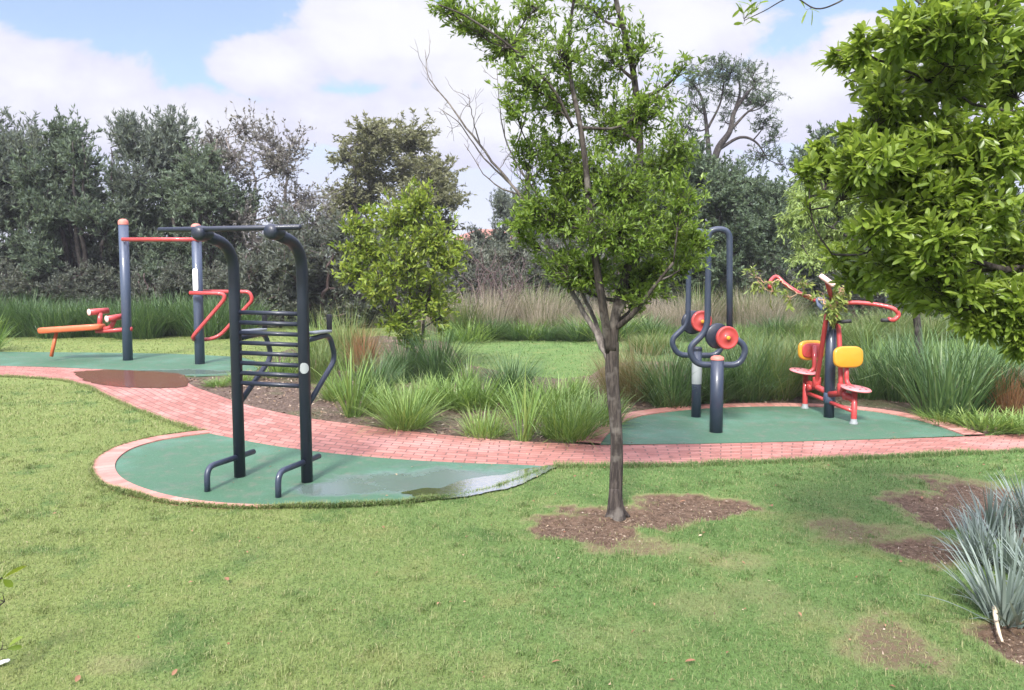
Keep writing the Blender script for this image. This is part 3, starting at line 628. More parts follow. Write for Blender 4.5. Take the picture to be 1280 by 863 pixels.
class Tree:
    def __init__(s): s.w = MB(); s.l = MB(); s.sk = []
    def limb(s, pts, r0, r1, sides=8, n=5, jit=0.0):
        c = catmull(pts, n) if len(pts) > 2 else np.linspace(pts[0], pts[-1], n + 1)
        if jit: c[1:-1] += rng.normal(size=c[1:-1].shape) * jit
        rr = np.linspace(r0, r1, len(c)); tube(s.w, c, rr, sides, True); s.sk += [(p, q) for p, q in zip(c, rr)]; return c
    def nearest(s, c, low=.35):
        p = np.array([q[0] for q in s.sk]); d = np.linalg.norm(p - c, axis=1) + np.maximum(p[:, 2] - (c[2] - low * .5), 0) * 1.5
        return s.sk[int(np.argmin(d))]
    def twigs(s, c, r, ntw, per, L, W, start=None, kind='fold', rt=.006, up=.25, droop=0., spread=.8, tmin=.3, shell=.45, limb_r=None, nup=1.0, curl=.15, jit=.12):
        c = np.asarray(c, float); r = np.asarray(r, float)
        if start is None:
            q, qr = s.nearest(c); lr = min(qr * .7, limb_r or 9)
            mid = (q + c) / 2 + A(0, 0, -.08 * np.linalg.norm(c - q)) + rng.normal(size=3) * .06 * np.linalg.norm(c - q)
            start = s.limb([q, mid, c], max(lr, rt * 1.6), rt * 1.3, 5, 4)
        else: start = np.asarray(start)
        end = c + rdir(ntw) * r * (rng.uniform(0, 1, ntw) ** shell)[:, None]
        k0 = rng.integers(len(start) // 2, len(start), ntw); p0 = start[k0]
        ln = np.linalg.norm(end - p0, axis=1)[:, None]
        m1 = p0 + (end - p0) * .35 + rng.normal(size=(ntw, 3)) * jit * ln - A(0, 0, .06) * ln * up; m2 = p0 + (end - p0) * .7 + rng.normal(size=(ntw, 3)) * jit * ln
        e = end + A(0, 0, 1) * ln * (up * .3 - droop)
        Pt = np.stack([p0, m1, m2, e], 1); tubes(s.w, Pt, np.array([rt, rt*.8, rt*.55, rt*.25]) * np.ones((ntw, 1)), 3)
        t = tmin + (1 - tmin) * rng.uniform(0, 1, (ntw, per)) ** .8; t[:, 0] = 1.0
        seg = np.clip(t * 3, 0, 2.999); i = seg.astype(int); f = (seg - i)[..., None]; ar = np.arange(ntw)[:, None]
        pos = (Pt[ar, i] * (1 - f) + Pt[ar, i + 1] * f).reshape(-1, 3); td = norm(Pt[ar, i + 1] - Pt[ar, i]).reshape(-1, 3)
        n = len(pos); D = norm(td * .7 + rdir(n) * spread + A(0, 0, up * .6 - droop * 1.5)); Nn = norm(rdir(n) * .9 + A(0, 0, nup))
        leafset(s.l, pos, D, Nn, L * rng.uniform(.6, 1.2, n), W * rng.uniform(.65, 1.15, n), kind, curl)
    def finish(s, name, loc, wood, leaf, label, cat='tree', group=None, wn='trunk', ln='crown'):
        o = thing(name, loc, label, cat, group)
        s.w.build(wn, wood, o)
        if s.l.n: s.l.build(ln, leaf, o, smooth=True)
        return o

BARK = bark_mat('grey_brown_bark', (.034, .028, .025), (.082, .068, .058), (.165, .148, .128))
BARK2 = bark_mat('dark_bark', (.030, .026, .025), (.07, .06, .055), (.10, .09, .08))
BARK3 = bark_mat('pale_bark', (.12, .10, .09), (.22, .19, .17), (.30, .27, .24))
BARKR = bark_mat('reddish_dead_wood', (.07, .048, .046), (.14, .10, .095), (.20, .155, .145))

# --- young tree in the middle of the lawn
T = Tree(); tb = G(768, 641)[1]
def mp(px, py, dy=0): return P(px, py, tb + dy)
T.limb([mp(768, 646), mp(768, 628), mp(769, 595), mp(770, 550), mp(766, 500), mp(763, 462), mp(765, 432)], .049, .043, 14, 6)
T.limb([mp(772, 645), mp(772, 610), mp(773, 570), mp(771, 520), mp(768, 470), mp(768, 428)], .042, .037, 12, 6)
T.limb([mp(770, 650), mp(769.5, 642), mp(769, 630), mp(769, 610)], .088, .050, 14, 5); tube(T.w, catmull([mp(758, 648, -.03), mp(764, 638), mp(768, 620)], 4), np.linspace(.02, .04, 9), 8); tube(T.w, catmull([mp(786, 647, .03), mp(777, 637), mp(771, 618)], 4), np.linspace(.018, .04, 9), 8)
T.limb([mp(765, 438), mp(768, 405), mp(775, 370, .05), mp(789, 318, .1), mp(797, 250, .15), mp(800, 180, .2), mp(793, 100, .15), mp(783, 50, .1), mp(770, 0, .1), mp(758, -70, .1)], .046, .016, 10, 6)
T.limb([mp(762, 440), mp(754, 385, -.1), mp(746, 335, -.15), mp(738, 280, -.15), mp(733, 215, -.2), mp(724, 150, -.2), mp(714, 100, -.15), mp(712, 40, -.1), mp(724, -40)], .038, .010, 9, 6)
T.limb([mp(768, 412), mp(792, 392, -.15), mp(812, 366, -.25), mp(842, 328, -.4)], .028, .010, 8, 5)
T.limb([mp(774, 390), mp(789, 352, .2), mp(803, 305, .3), mp(832, 230, .4), mp(838, 160, .4)], .028, .009, 8, 5)
T.limb([mp(716, 160, -.2), mp(690, 110, -.3), mp(640, 60, -.4), mp(585, 22, -.45), mp(548, 6, -.5)], .014, .005, 6, 5)
sc = tb / F
MB1 = [(640, 55, 62, 32, 60), (592, 28, 45, 24, 44), (556, 8, 22, 12, 16), (700, 65, 55, 42, 46), (760, 70, 55, 50, 40), (822, 120, 34, 40, 20), (858, 82, 22, 12, 7), (690, 128, 52, 42, 50), (655, 100, 45, 34, 42), (762, 155, 62, 55, 75), (826, 205, 38, 55, 50),
       (722, 212, 62, 48, 85), (785, 232, 62, 52, 95), (690, 182, 34, 30, 30), (702, 268, 62, 42, 90), (772, 288, 66, 46, 110), (842, 288, 44, 40, 70), (664, 262, 30, 30, 32), (742, 338, 56, 32, 75), (812, 338, 54, 30, 75), (700, 328, 42, 24, 42), (862, 325, 26, 22, 26), (788, 378, 28, 14, 14),
       (740, 10, 50, 26, 26), (670, 10, 36, 24, 20), (640, -40, 60, 30, 30), (720, -50, 70, 30, 34), (790, -40, 50, 30, 24), (800, 60, 30, 40, 20), (655, 300, 22, 16, 14), (868, 300, 26, 26, 30), (800, 365, 50, 18, 34), (715, 352, 40, 14, 24), (645, 275, 20, 16, 14), (662, 185, 34, 34, 34), (846, 180, 34, 44, 38), (642, 132, 24, 26, 16), (802, 140, 40, 40, 38), (700, 225, 45, 30, 36), (852, 242, 34, 30, 34), (735, 110, 40, 34, 30), (800, 262, 40, 24, 30)]
for (x, y, rx, ry, nt) in MB1:
    dy = rng.uniform(-.45, .45); 
    T.twigs(mp(x, y, dy), A(rx, 0, ry) * sc + A(0, min(rx, 50) * sc * 1.1, 0), int(nt * (1.35 if y > 170 else 1.2)), 19, .058, .020, rt=.0035, limb_r=.02, up=.3, spread=.75, tmin=.15, shell=.4, nup=1.1)
M_L1 = leaf_mat('mid_green_leaf', [(0, (.065, .11, .02)), (.35, (.125, .205, .03)), (.65, (.20, .30, .045)), (.85, (.26, .36, .065)), (1, (.34, .41, .10))], .5, .42, .45)
yt = T.finish('young_tree', G(768, 641), BARK, M_L1, 'slender young green tree with forked trunk in bare soil ring on lawn')

# (function grow is defined below its first use's data: branches only)
def grow(T, p, d, L, r, depth, bend=.25, up=.15, ratio=.72, nb=2):
    n = 4; pts = [p]; dd = d
    for i in range(n): dd = norm(dd + rng.normal(size=3) * bend * .5 + A(0, 0, up * .3)); pts.append(pts[-1] + dd * L / n)
    T.limb(pts, r, r * .6, 5 if depth > 1 else 4, 3)
    if depth == 0: return
    for b in range(nb + (rng.uniform() < .4)):
        i = rng.integers(1, n + 1) if b else n
        grow(T, pts[i], norm(dd + rdir(1)[0] * .75 + A(0, 0, up)), L * ratio * rng.uniform(.75, 1.15), r * .55 * (1 if b else 1.1), depth - 1, bend, up, ratio, nb)
T = Tree()
for pts, r0 in (([(761, 452, .0), (740, 408, .15), (714, 365, .3), (694, 325, .45), (668, 270, .55), (640, 232, .6), (598, 180, .65), (562, 130, .65), (537, 98, .65), (531, 62, .65)], .025), ([(762, 448, .05), (744, 402, .3), (726, 360, .45), (706, 300, .55), (676, 250, .6), (642, 200, .6), (627, 150, .6), (621, 85, .6)], .021),
                ([(640, 232, .6), (605, 198, .7), (575, 155, .7), (548, 135, .7)], .010), ([(650, 245, .6), (612, 225, .5), (580, 180, .5)], .009), ([(600, 182, .65), (592, 150, .6), (585, 118, .6)], .007), ([(642, 200, .6), (655, 150, .6), (662, 110, .6)], .009)):
    c = T.limb([mp(*p) for p in pts], r0, .0022, 8, 5, .004)
    for i in range(len(c) // 2, len(c) - 1, 2): grow(T, c[i], norm(rdir(1)[0] + A(-.2, 0, .6)), .20, .0030, 1, .4, .2, .6, 2)
ds = T.w.build('dead_stem', bark_mat('pale_dead_bark', (.11, .095, .085), (.20, .175, .155), (.28, .25, .225)), yt); ds['label'] = 'pale leafless stems leaning to the left'

# --- large leaved tree at the right edge, trunk beyond the frame
T = Tree(); rb = on(3.55, 4.5)
T.limb([rb - UP*.1, rb + A(-.05, 0, .5), rb + A(.02, .05, 1.2), rb + A(-.1, 0, 2.0), rb + A(-.05, -.05, 2.9), rb + A(0, 0, 3.9)], .11, .04, 12, 5)
for pts in ([(1300, 345, 4.4), (1230, 330, 4.3), (1150, 300, 4.2)], [(1330, 270, 4.4), (1240, 250, 4.2), (1150, 230, 4.1), (1080, 205, 4.1)], [(1340, 150, 4.4), (1260, 140, 4.2), (1190, 120, 4.1), (1110, 80, 4.0), (1045, 62, 4.0)],
            [(1340, 60, 4.4), (1260, 40, 4.3), (1170, 20, 4.2)], [(1310, 400, 4.3), (1270, 395, 4.2), (1250, 400, 4.1)], [(1320, 330, 4.35), (1200, 338, 4.35), (1110, 322, 4.3), (1040, 318, 4.2)]):
    q, qr = T.nearest(P(*pts[0])); T.limb([q] + [P(*p) for p in pts], min(qr * .6, .035), .006, 7, 5, .006)
T.limb([P(1170, 20, 4.2), P(1100, -28, 4.3), P(1050, 2, 4.35), P(1020, 11, 4.4), P(990, -3, 4.4), P(955, 14, 4.45), P(930, 26, 4.45)], .006, .0022, 5, 5)
for (x, y, r_, n_) in ((930, 24, 14, 7), (945, 12, 12, 4), (1015, 8, 12, 2)):
    T.twigs(P(x, y, 4.45), A(r_, r_, r_) * .0044, n_, 2, .085, .022, start=[P(x, y, 4.45)] * 2, kind='full', rt=.0018)
RB = [(1200, 30, 85, 40, 60), (1140, 40, 45, 30, 26), (1100, 95, 40, 26, 22), (1055, 72, 26, 12, 8), (1075, 55, 12, 22, 5), (1020, 190, 16, 10, 6), (1010, 210, 14, 8, 5), (1070, 165, 22, 14, 9), (1080, 350, 34, 16, 14), (1140, 372, 30, 14, 12), (1225, 405, 26, 14, 12), (1278, 425, 18, 22, 14), (1120, 215, 50, 30, 26), (1150, 278, 48, 26, 24), (1195, 225, 50, 40, 28), (1110, 120, 40, 30, 16), (1175, 100, 70, 45, 55), (1250, 90, 60, 50, 50), (1110, 150, 45, 30, 30), (1170, 175, 70, 45, 55), (1245, 185, 60, 50, 52), (1090, 200, 50, 30, 34), (1040, 205, 30, 18, 14),
      (1140, 240, 65, 36, 48), (1220, 260, 65, 45, 55), (1100, 285, 40, 16, 14), (1170, 305, 60, 34, 44), (1250, 320, 55, 45, 48), (1055, 318, 38, 14, 14), (1115, 335, 45, 20, 22), (1185, 365, 55, 24, 30), (1262, 385, 36, 40, 30), (1300, 30, 60, 60, 40), (1320, 200, 70, 80, 60), (1330, 360, 60, 60, 40),
      (1240, -40, 120, 40, 60), (1400, 100, 100, 120, 70), (1440, 300, 90, 100, 60), (1420, -60, 120, 80, 60)]
for (x, y, rx, ry, nt) in RB:
    Y = rng.uniform(3.75, 4.55); k = Y / F
    T.twigs(P(x, y, Y), A(rx * k, min(rx, 60) * k * 1.2, ry * k), int(nt * 2.05 * (1 if x < 1290 else .7)), 15, .074, .027, kind='full', rt=.003, limb_r=.012, up=.2, droop=.06, spread=.7, tmin=.15, shell=.38, nup=1.1, curl=.14)
M_L2 = leaf_mat('glossy_broad_leaf', [(0, (.11, .165, .026)), (.35, (.205, .295, .042)), (.65, (.30, .395, .07)), (.88, (.39, .47, .11)), (1, (.48, .53, .19))], .54, .36, .55, 2.0)
T.finish('broadleaf_tree', rb, BARK, M_L2, 'large glossy leaved tree hanging into the picture at its upper right')

# --- yellow green tree in the bed
T = Tree(); yb = G(516, 470)[1]; s_ = yb / F
def yp(px, py, dy=0): return P(px, py, yb + dy)
T.limb([yp(517, 474), yp(516, 440), yp(515, 400), yp(512, 350), yp(515, 300), yp(522, 250)], .045, .012, 8)
T.limb([yp(522, 474), yp(527, 430), yp(533, 380), yp(545, 330), yp(556, 290)], .032, .01, 7)
T.limb([yp(514, 472), yp(508, 430), yp(492, 380), yp(465, 330), yp(445, 300)], .032, .01, 7)
for (x, y, rx, ry, nt) in [(524, 255, 28, 30, 34), (495, 280, 42, 36, 60), (450, 285, 26, 20, 26), (455, 315, 42, 30, 50), (540, 300, 42, 38, 62), (505, 330, 50, 40, 80), (440, 338, 26, 18, 24), (560, 325, 26, 26, 30), (470, 360, 46, 26, 46), (535, 370, 46, 38, 60), (500, 400, 38, 26, 40), (552, 395, 22, 24, 18), (512, 425, 26, 14, 14), (460, 265, 22, 10, 8), (575, 312, 14, 12, 8)]:
    T.twigs(yp(x, y, rng.uniform(-.4, .4)), A(rx, rx, ry) * s_, int(nt*1.5), 12, .120, .046, rt=.006, limb_r=.02, up=.35, tmin=.15, shell=.42, nup=.7)
M_L3 = leaf_mat('yellow_green_leaf', [(0, (.08, .13, .018)), (.35, (.155, .23, .026)), (.65, (.255, .33, .04)), (1, (.40, .43, .09))], .45, .45, .4)
T.finish('small_tree', G(516, 472), BARK, M_L3, 'small yellow green leafy tree in the grass bed behind the ladder frame')

# --- feathery pale green tree behind the press station
T = Tree(); fb = 12.6; k = fb / F
def fp(px, py, dy=0): return P(px, py, fb + dy)
bs = on(P(1150, 440, fb)[0], fb)
T.limb([bs - UP*.1, fp(1148, 420), fp(1140, 370), fp(1125, 310), fp(1105, 260), fp(1080, 215)], .07, .015, 9)
T.limb([fp(1143, 385), fp(1160, 330), fp(1180, 270), fp(1190, 210)], .04, .012, 7)
T.limb([fp(1138, 350), fp(1090, 315), fp(1040, 285), fp(1000, 268)], .03, .01, 6)
for (x, y, rx, ry, nt) in [(1045, 225, 46, 30, 50), (1005, 245, 30, 24, 34), (990, 275, 22, 30, 24), (1010, 320, 30, 18, 18), (1050, 245, 46, 34, 60), (1010, 262, 34, 30, 40), (1085, 275, 50, 36, 66), (1035, 295, 44, 28, 50), (1120, 235, 46, 36, 50), (1000, 300, 20, 18, 14), (1075, 320, 46, 24, 40), (1150, 290, 44, 36, 50), (1190, 250, 46, 40, 40), (1170, 200, 40, 30, 30), (1110, 190, 30, 22, 18), (1110, 345, 40, 18, 26), (1170, 350, 40, 24, 24)]:
    T.twigs(fp(x, y, rng.uniform(-.5, .5)), A(rx, rx, ry) * k, int(nt*1.8), 22, .085, .026, rt=.004, limb_r=.015, up=.0, droop=.22, tmin=.1, shell=.42, nup=1.6, kind='quad')
M_L4 = leaf_mat('pale_fine_leaf', [(0, (.19, .26, .085)), (.4, (.29, .39, .125)), (.75, (.39, .49, .18)), (1, (.50, .56, .25))], .5, .5, .3)
T.finish('feathery_tree', bs, BARK2, M_L4, 'pale green drooping fine leaved tree behind the press station')

# --- creeper on the press station arm
T = Tree(); vp = lambda x, y, d=0: P(x, y, Y0 + d)
T.limb([vp(1046, 402, -.1), vp(1040, 388, -.18), vp(1030, 376, -.2), vp(1012, 370, .1), vp(990, 362, .32), vp(974, 350, .45), vp(964, 354, .4), vp(950, 350, .4), vp(938, 342, .4)], .014, .006, 5, 5, .012)
for (x, y, d, rx, ry, nt) in [(966, 365, .4, 8, 20, 9), (948, 352, .4, 14, 14, 8), (985, 372, .3, 8, 14, 6), (1002, 355, .15, 18, 10, 9), (1040, 388, -.22, 14, 16, 22), (1046, 375, -.2, 16, 12, 20), (1028, 366, -.1, 14, 7, 8), (1046, 402, -.15, 8, 12, 7), (1052, 360, -.2, 14, 14, 16), (942, 338, .4, 10, 8, 4)]:
    T.twigs(vp(x, y, d), A(rx, 6, ry) * .0105, nt, 5, .105, .034, rt=.003, limb_r=.006, up=0, droop=.25, tmin=.2, nup=.5)
M_L5 = leaf_mat('creeper_leaf', [(0, (.11, .18, .03)), (.5, (.22, .28, .06)), (.85, (.34, .36, .11)), (1, (.45, .36, .14))], .35, .5)
T.finish('creeper', vp(1046, 402, -.1), bark_mat('creeper_stem', (.40, .24, .15), (.5, .33, .22), (.4, .34, .2)), M_L5, 'creeper vine twined along the red press arm with hanging leaves', 'creeper', wn='stem', ln='foliage')

# --- sprig at the lower left edge
T = Tree(); sb = G(-42, 850)
for (x, y, h) in ((2, 722, 3), (6, 752, 3), (2, 812, 2)):
    e = P(x, y, sb[1] + rng.uniform(-.1, .1)); T.limb([sb, (sb + e)/2 + A(-.03, 0, .08), e], .008, .003, 5, 4)
    T.twigs(e + A(-.03, 0, 0), A(.07, .06, .05), 4, 2, .10, .036, start=[e, e], kind='full', rt=.003, up=.4)
T.finish('sprig', sb, BARK, M_L3, 'leafy sprig poking in at the lower left edge of the lawn', 'shrub', wn='stem', ln='foliage')

# ------------------------------------------------------------------ background trees (prototypes, then copies)
def bg_tree(name, h, w, blobs, per, L, W, mat, bark, label, trunk_h=.3, ntw=26, up=.4, droop=0, kind='quad', stems=3, rt=.012, shell=.5, nup=.5, spread=.7, pts=None, squash=1.0, jit=.12, br=.17):
    T = Tree(); base = A(0, 0, 0)
    for s in range(stems):
        a = s * 2.4 + rng.uniform(0, 1); lean = A(math.cos(a), math.sin(a), 0) * w * .22 * (0.25 if stems == 1 else 1)
        T.limb([base + lean*.1 - UP*.1, base + lean*.4 + UP*h*.2, base + lean*.8 + UP*h*.5, base + lean + UP*h*.85], h*.018 + .02, .012, 7, 5, .04)
    for i in range(blobs):
        if pts is not None: x, y, z, r = pts[i % len(pts)]; c = A(x, y, z); rr = A(r, r, r*squash)
        else:
            a = rng.uniform(0, 2*np.pi); z = trunk_h + (1 - trunk_h) * rng.uniform(0, 1) ** .85; prof = math.sin(np.pi * min(1, .25 + .68 * (z - trunk_h*.6) / (1 - trunk_h*.6))) ** .6
            q = rng.uniform(.25, 1) ** .6 * w / 2 * prof * .85; c = A(q*math.cos(a), q*math.sin(a), h * z * .93); rr = A(1, 1, 1.15 if up > .3 else .8) * w * br * rng.uniform(.7, 1.2) * squash ** .5
        T.twigs(c, rr, ntw, per, L, W, rt=rt, limb_r=.045, up=up, droop=droop, kind=kind, shell=shell, nup=nup, spread=spread, tmin=.15, jit=jit)
    return T.finish(name, (0, 0, 0), bark, mat, label)
M_BG1 = leaf_mat('grey_green_leaf', [(0, (.070, .090, .080)), (.4, (.125, .155, .125)), (.75, (.19, .22, .165)), (1, (.28, .31, .22))], .38, .6, .3, .6)
M_BG2 = leaf_mat('olive_leaf', [(0, (.095, .10, .055)), (.45, (.18, .19, .10)), (1, (.30, .30, .17))], .38, .6, .3, .8)
M_BG3 = leaf_mat('dusty_pale_leaf', [(0, (.09, .085, .085)), (.5, (.17, .165, .15)), (1, (.30, .28, .25))], .3, .6, .3)
M_BG4 = leaf_mat('deep_green_leaf', [(0, (.045, .068, .048)), (.45, (.088, .128, .074)), (.8, (.14, .19, .10)), (1, (.21, .26, .14))], .34, .55, .3, .7)
M_BG5 = leaf_mat('grey_scrub_leaf', [(0, (.065, .080, .066)), (.5, (.13, .148, .115)), (1, (.235, .245, .18))], .35, .65, .3, .7)
M_BG1b = leaf_mat('greener_wispy_leaf', [(0, (.060, .088, .064)), (.4, (.115, .155, .105)), (.75, (.175, .225, .145)), (1, (.26, .31, .20))], .38, .6, .3, .6)
protoA = bg_tree('backdrop_tree', 6.6, 4.6, 52, 30, .17, .042, M_BG1, BARK2, 'x', .03, 34, .55, nup=.3, stems=4, shell=.42)
protoA2 = bg_tree('backdrop_tree', 6.6, 4.2, 48, 30, .15, .046, M_BG1b, BARK2, 'x', .02, 34, .6, nup=.3, stems=5, shell=.42)
protoB = bg_tree('backdrop_tree', 7.4, 5.6, 50, 32, .15, .055, M_BG2, BARK2, 'x', .2, 36, .2, .05, stems=2, shell=.4)
protoC = bg_tree('backdrop_tree', 6.8, 5.0, 44, 11, .11, .055, M_BG3, BARK3, 'x', .2, 30, .5, stems=5, rt=.011, shell=.55)
protoE = bg_tree('backdrop_tree', 5.6, 5.4, 54, 32, .15, .06, M_BG4, BARK2, 'x', .03, 34, .15, stems=3, shell=.4)
protoS = bg_tree('scrub_bush', 2.4, 3.2, 26, 24, .13, .04, M_BG5, BARKR, 'x', .03, 30, .4, stems=5, rt=.008, shell=.5)
def place(proto, px, Y, top_py, rot, label, first, wscale=1.0, name=None, cat=None, group=None, h0=None):
    o = proto if first else dup(proto)
    x = (px - CX) / F * Y; g = float(zg(x, Y)); hh = P(0, top_py, Y)[2] - g
    s = hh / h0; o.location = (x, Y, g); o.rotation_euler = (0, 0, rot); o.scale = (s * wscale, s * wscale, s)
    o['label'] = label
    if cat: o['category'] = cat
    if group: o['group'] = group
    return o
gt = 'trees along the back of the park'
place(protoA, 30, 25.5, 158, .4, 'grey green wispy tree at the far left end of the tree belt', True, 1.15, group=gt, h0=6.5)
place(protoA2, 105, 24.5, 152, 1.7, 'grey green tree rising behind the orange bench', True, 1.1, group=gt, h0=6.4)
place(protoA, 190, 26, 150, 3.0, 'grey green tree rising between the two pull up posts', False, 1.1, group=gt, h0=6.5)
place(protoA2, 255, 25, 188, 4.3, 'darker tree behind the red dip rail', False, 1.2, group=gt, h0=6.4)
place(protoA, -60, 24.5, 160, 5.2, 'grey green tree cut by the left picture edge', False, 1.2, group=gt, h0=6.5)
place(protoA2, -150, 26, 150, 2.2, 'grey green tree just outside the left picture edge', False, 1.3, group=gt, h0=6.4)
place(protoC, 318, 26.5, 138, 1.1, 'tall thin pale tree with sparse pinkish leaves above the ladder frame', True, 1.2, group=gt, h0=6.9)
place(protoB, 492, 31, 146, .5, 'rounded olive green tree standing behind the yellow green tree', True, 1.25, group=gt, h0=7.5)
place(protoA, 640, 32, 240, 2.5, 'dark bluish tree showing through behind the young tree', False, 1.1, group=gt, h0=6.5)
place(protoA2, 715, 33, 222, .2, 'dark bluish tree hidden behind the young tree crown', False, 1.1, group=gt, h0=6.4)
for (px, Y, ty, rot, ws, lb) in [(835, 25, 178, .3, 1.0, 'deep green dense tree behind the red wheels'), (900, 24, 205, 1.9, 1.0, 'deep green dense tree right below the umbrella shaped tree'), (975, 26, 222, 3.3, 1.0, 'deep green tree between the wheel and press stations'), (1050, 27, 160, 4.4, .8, 'dark tree behind the feathery pale tree'),
                                  (1150, 25, 230, 5.4, 1.1, 'dark tree behind the glossy leaved tree'), (1290, 25, 230, .9, 1.2, 'dark tree at the right picture edge behind the glossy leaves'), (760, 27, 235, 2.6, .9, 'deep green tree behind the young tree trunk'), (1420, 26, 200, 3.9, 1.2, 'dark tree just outside the right picture edge')]:
    place(protoE, px, Y, ty, rot, lb, px == 835, ws, group=gt, h0=5.6)
for i, (px, Y, ty, ws) in enumerate([(395, 23.5, 275, 1.0), (440, 25, 290, 1.2), (350, 24, 300, 1.1), (560, 26, 312, 1.1), (600, 26, 306, 1.1), (665, 25, 300, 1.0), (715, 26, 290, 1.2), (790, 24, 305, 1.0), (945, 23.5, 330, 1.2), (1075, 24, 335, 1.2), (1160, 23.5, 345, 1.2), (1240, 23.5, 340, 1.2), (1330, 24, 340, 1.2), (300, 23.6, 330, 1.1), (500, 24, 305, 1.2), (20, 23.4, 330, 1.1), (110, 23.4, 335, 1.1), (205, 23.4, 330, 1.1), (-70, 23.5, 330, 1.1)]):
    place(protoS, px, Y, ty, i * 1.3, 'grey brown scrub bush at the foot of the tree belt', i == 0, ws * 1.1, cat='bush', group='scrub bushes below the tree belt', h0=2.4)

# umbrella shaped thorn tree
T = Tree(); ub = 28.0; k = ub / F
def up_(px, py, dy=0): return P(px, py, ub + dy)
T.limb([on(up_(895, 400)[0], ub), up_(895, 300), up_(890, 235), up_(896, 190), up_(912, 165), up_(918, 140), up_(935, 115)], .19, .05, 8)
T.limb([up_(890, 225), up_(885, 180), up_(882, 150), up_(876, 120), up_(862, 100)], .10, .03, 7)
T.limb([up_(914, 162), up_(935, 140), up_(955, 128)], .06, .02, 6); T.limb([up_(885, 160), up_(900, 130), up_(905, 100)], .05, .02, 6)
T.limb([up_(900, 186), up_(925, 172), up_(945, 178), up_(960, 200)], .07, .02, 6); T.limb([up_(918, 140), up_(925, 115), up_(922, 95)], .06, .02, 6)
for (x, y, rx, ry, nt) in [(862, 105, 26, 20, 34), (885, 90, 30, 18, 40), (915, 90, 30, 18, 40), (945, 102, 30, 18, 36), (962, 125, 24, 18, 30), (870, 132, 24, 18, 24), (935, 124, 30, 18, 30), (905, 116, 30, 18, 30), (955, 150, 26, 16, 26), (968, 172, 20, 18, 18), (950, 195, 28, 20, 28), (858, 158, 18, 22, 22), (925, 212, 30, 20, 28), (895, 80, 24, 10, 20), (935, 86, 24, 10, 20), (980, 205, 16, 18, 12), (905, 150, 26, 18, 14)]:
    T.twigs(up_(x, y, rng.uniform(-1, 1)), A(rx, rx * 1.3, ry) * k, nt, 22, .12, .034, rt=.011, limb_r=.03, up=.2, kind='quad', shell=.36, nup=.8, jit=.2)
T.finish('thorn_tree', on(up_(895, 400)[0], ub), BARK2, M_BG4, 'tall umbrella shaped thorn tree with dark open branches against sky', group=gt)

# dead bush: branches only
T = Tree(); db = on(P(612, 408, 21.5)[0], 21.5)
for i in range(11): a = i * .57; grow(T, db + A(math.cos(a), math.sin(a), 0) * .12 - UP*.05, norm(A(math.cos(a) * .5, math.sin(a) * .5, 1)), 1.0, .032, 3, .25, .12, .74, 2)
T.finish('dead_bush', db, BARKR, M_L1, 'leafless reddish brown bush standing in dry grass behind the lawn', 'bush', wn='branches')

# far wood: one dark mass behind the tree belt
fwm = MB(); n = 26000
x = rng.uniform(-60, 60, n); y = rng.uniform(36, 44, n); tp = 1.6 + 2.4 * fbm(x * .22, y * 0 + 3, 9) ; z = rng.uniform(0, 1, n) ** .8 * tp
leafset(fwm, np.c_[x, y, zg(x, y) + z], rdir(n), norm(rdir(n) + A(0, 0, .6)), rng.uniform(.3, .6, n), rng.uniform(.12, .25, n), 'quad')
tag(fwm.build('far_wood', M_BG4), 'dark far wood behind the tree belt', 'wood', kind='stuff')

# ------------------------------------------------------------------ grass and reed clumps
def clump(n, rad, L, W, lean, bend, seg=5, vary=.35, kink=0.0):
    mb = MB(); a = rng.uniform(0, 2*np.pi, n); q = np.sqrt(rng.uniform(0, 1, n)); br = rad * q
    base = np.c_[br*np.cos(a), br*np.sin(a), 0*a - .02]; a2 = a + rng.normal(size=n) * .7; le = L * rng.uniform(1 - vary, 1 + vary * .5, n)
    th = lean * (.15 + q * .85) * rng.uniform(.4, 1.3, n); be = bend * rng.uniform(.2, 1.5, n) * (.4 + .6 * q)
    d = np.c_[np.cos(a2), np.sin(a2)]; p = base.copy(); rows = []; side = np.c_[-np.sin(a2 + rng.normal(size=n)*.5), np.cos(a2), 0*a2]; side = norm(side)
    w0 = W * rng.uniform(.6, 1.2, n)
    for i in range(seg + 1):
        t = i / seg; w = w0 * (1 - t ** 2.2) * (.55 + .45 * min(1, t * 4)) + .0006
        rows.append(np.stack([p - side * w[:, None] / 2, p + side * w[:, None] / 2], 1))
        ang = th + be * t ** 1.5 + (kink * (rng.uniform(0, 1, n) < .12) * (t > .55)); st = le / seg
        p = p + np.c_[d * (np.sin(ang) * st)[:, None], np.cos(ang) * st]
    V = np.stack(rows, 1); idx = np.arange(n * (seg + 1) * 2).reshape(n, seg + 1, 2)
    mb.add(V.reshape(-1, 3), np.stack([idx[:, :-1, 0], idx[:, :-1, 1], idx[:, 1:, 1], idx[:, 1:, 0]], -1).reshape(-1, 4)); return mb
M_G1 = leaf_mat('bright_strap_blade', [(0, (.065, .13, .028)), (.45, (.15, .25, .055)), (.8, (.26, .36, .10)), (1, (.40, .43, .19))], .35, .45, .4, 3)
M_G2 = leaf_mat('deep_strap_blade', [(0, (.035, .07, .026)), (.5, (.075, .145, .05)), (.85, (.145, .225, .08)), (1, (.27, .30, .14))], .3, .45, .4, 3)
M_G3 = leaf_mat('tan_grass_blade', [(0, (.10, .11, .035)), (.3, (.19, .17, .075)), (.7, (.31, .24, .135)), (1, (.44, .35, .23))], .3, .6, .3, 3)
M_G4 = leaf_mat('rust_grass_blade', [(0, (.13, .08, .04)), (.5, (.30, .15, .075)), (1, (.42, .28, .15))], .3, .6, .3, 3)
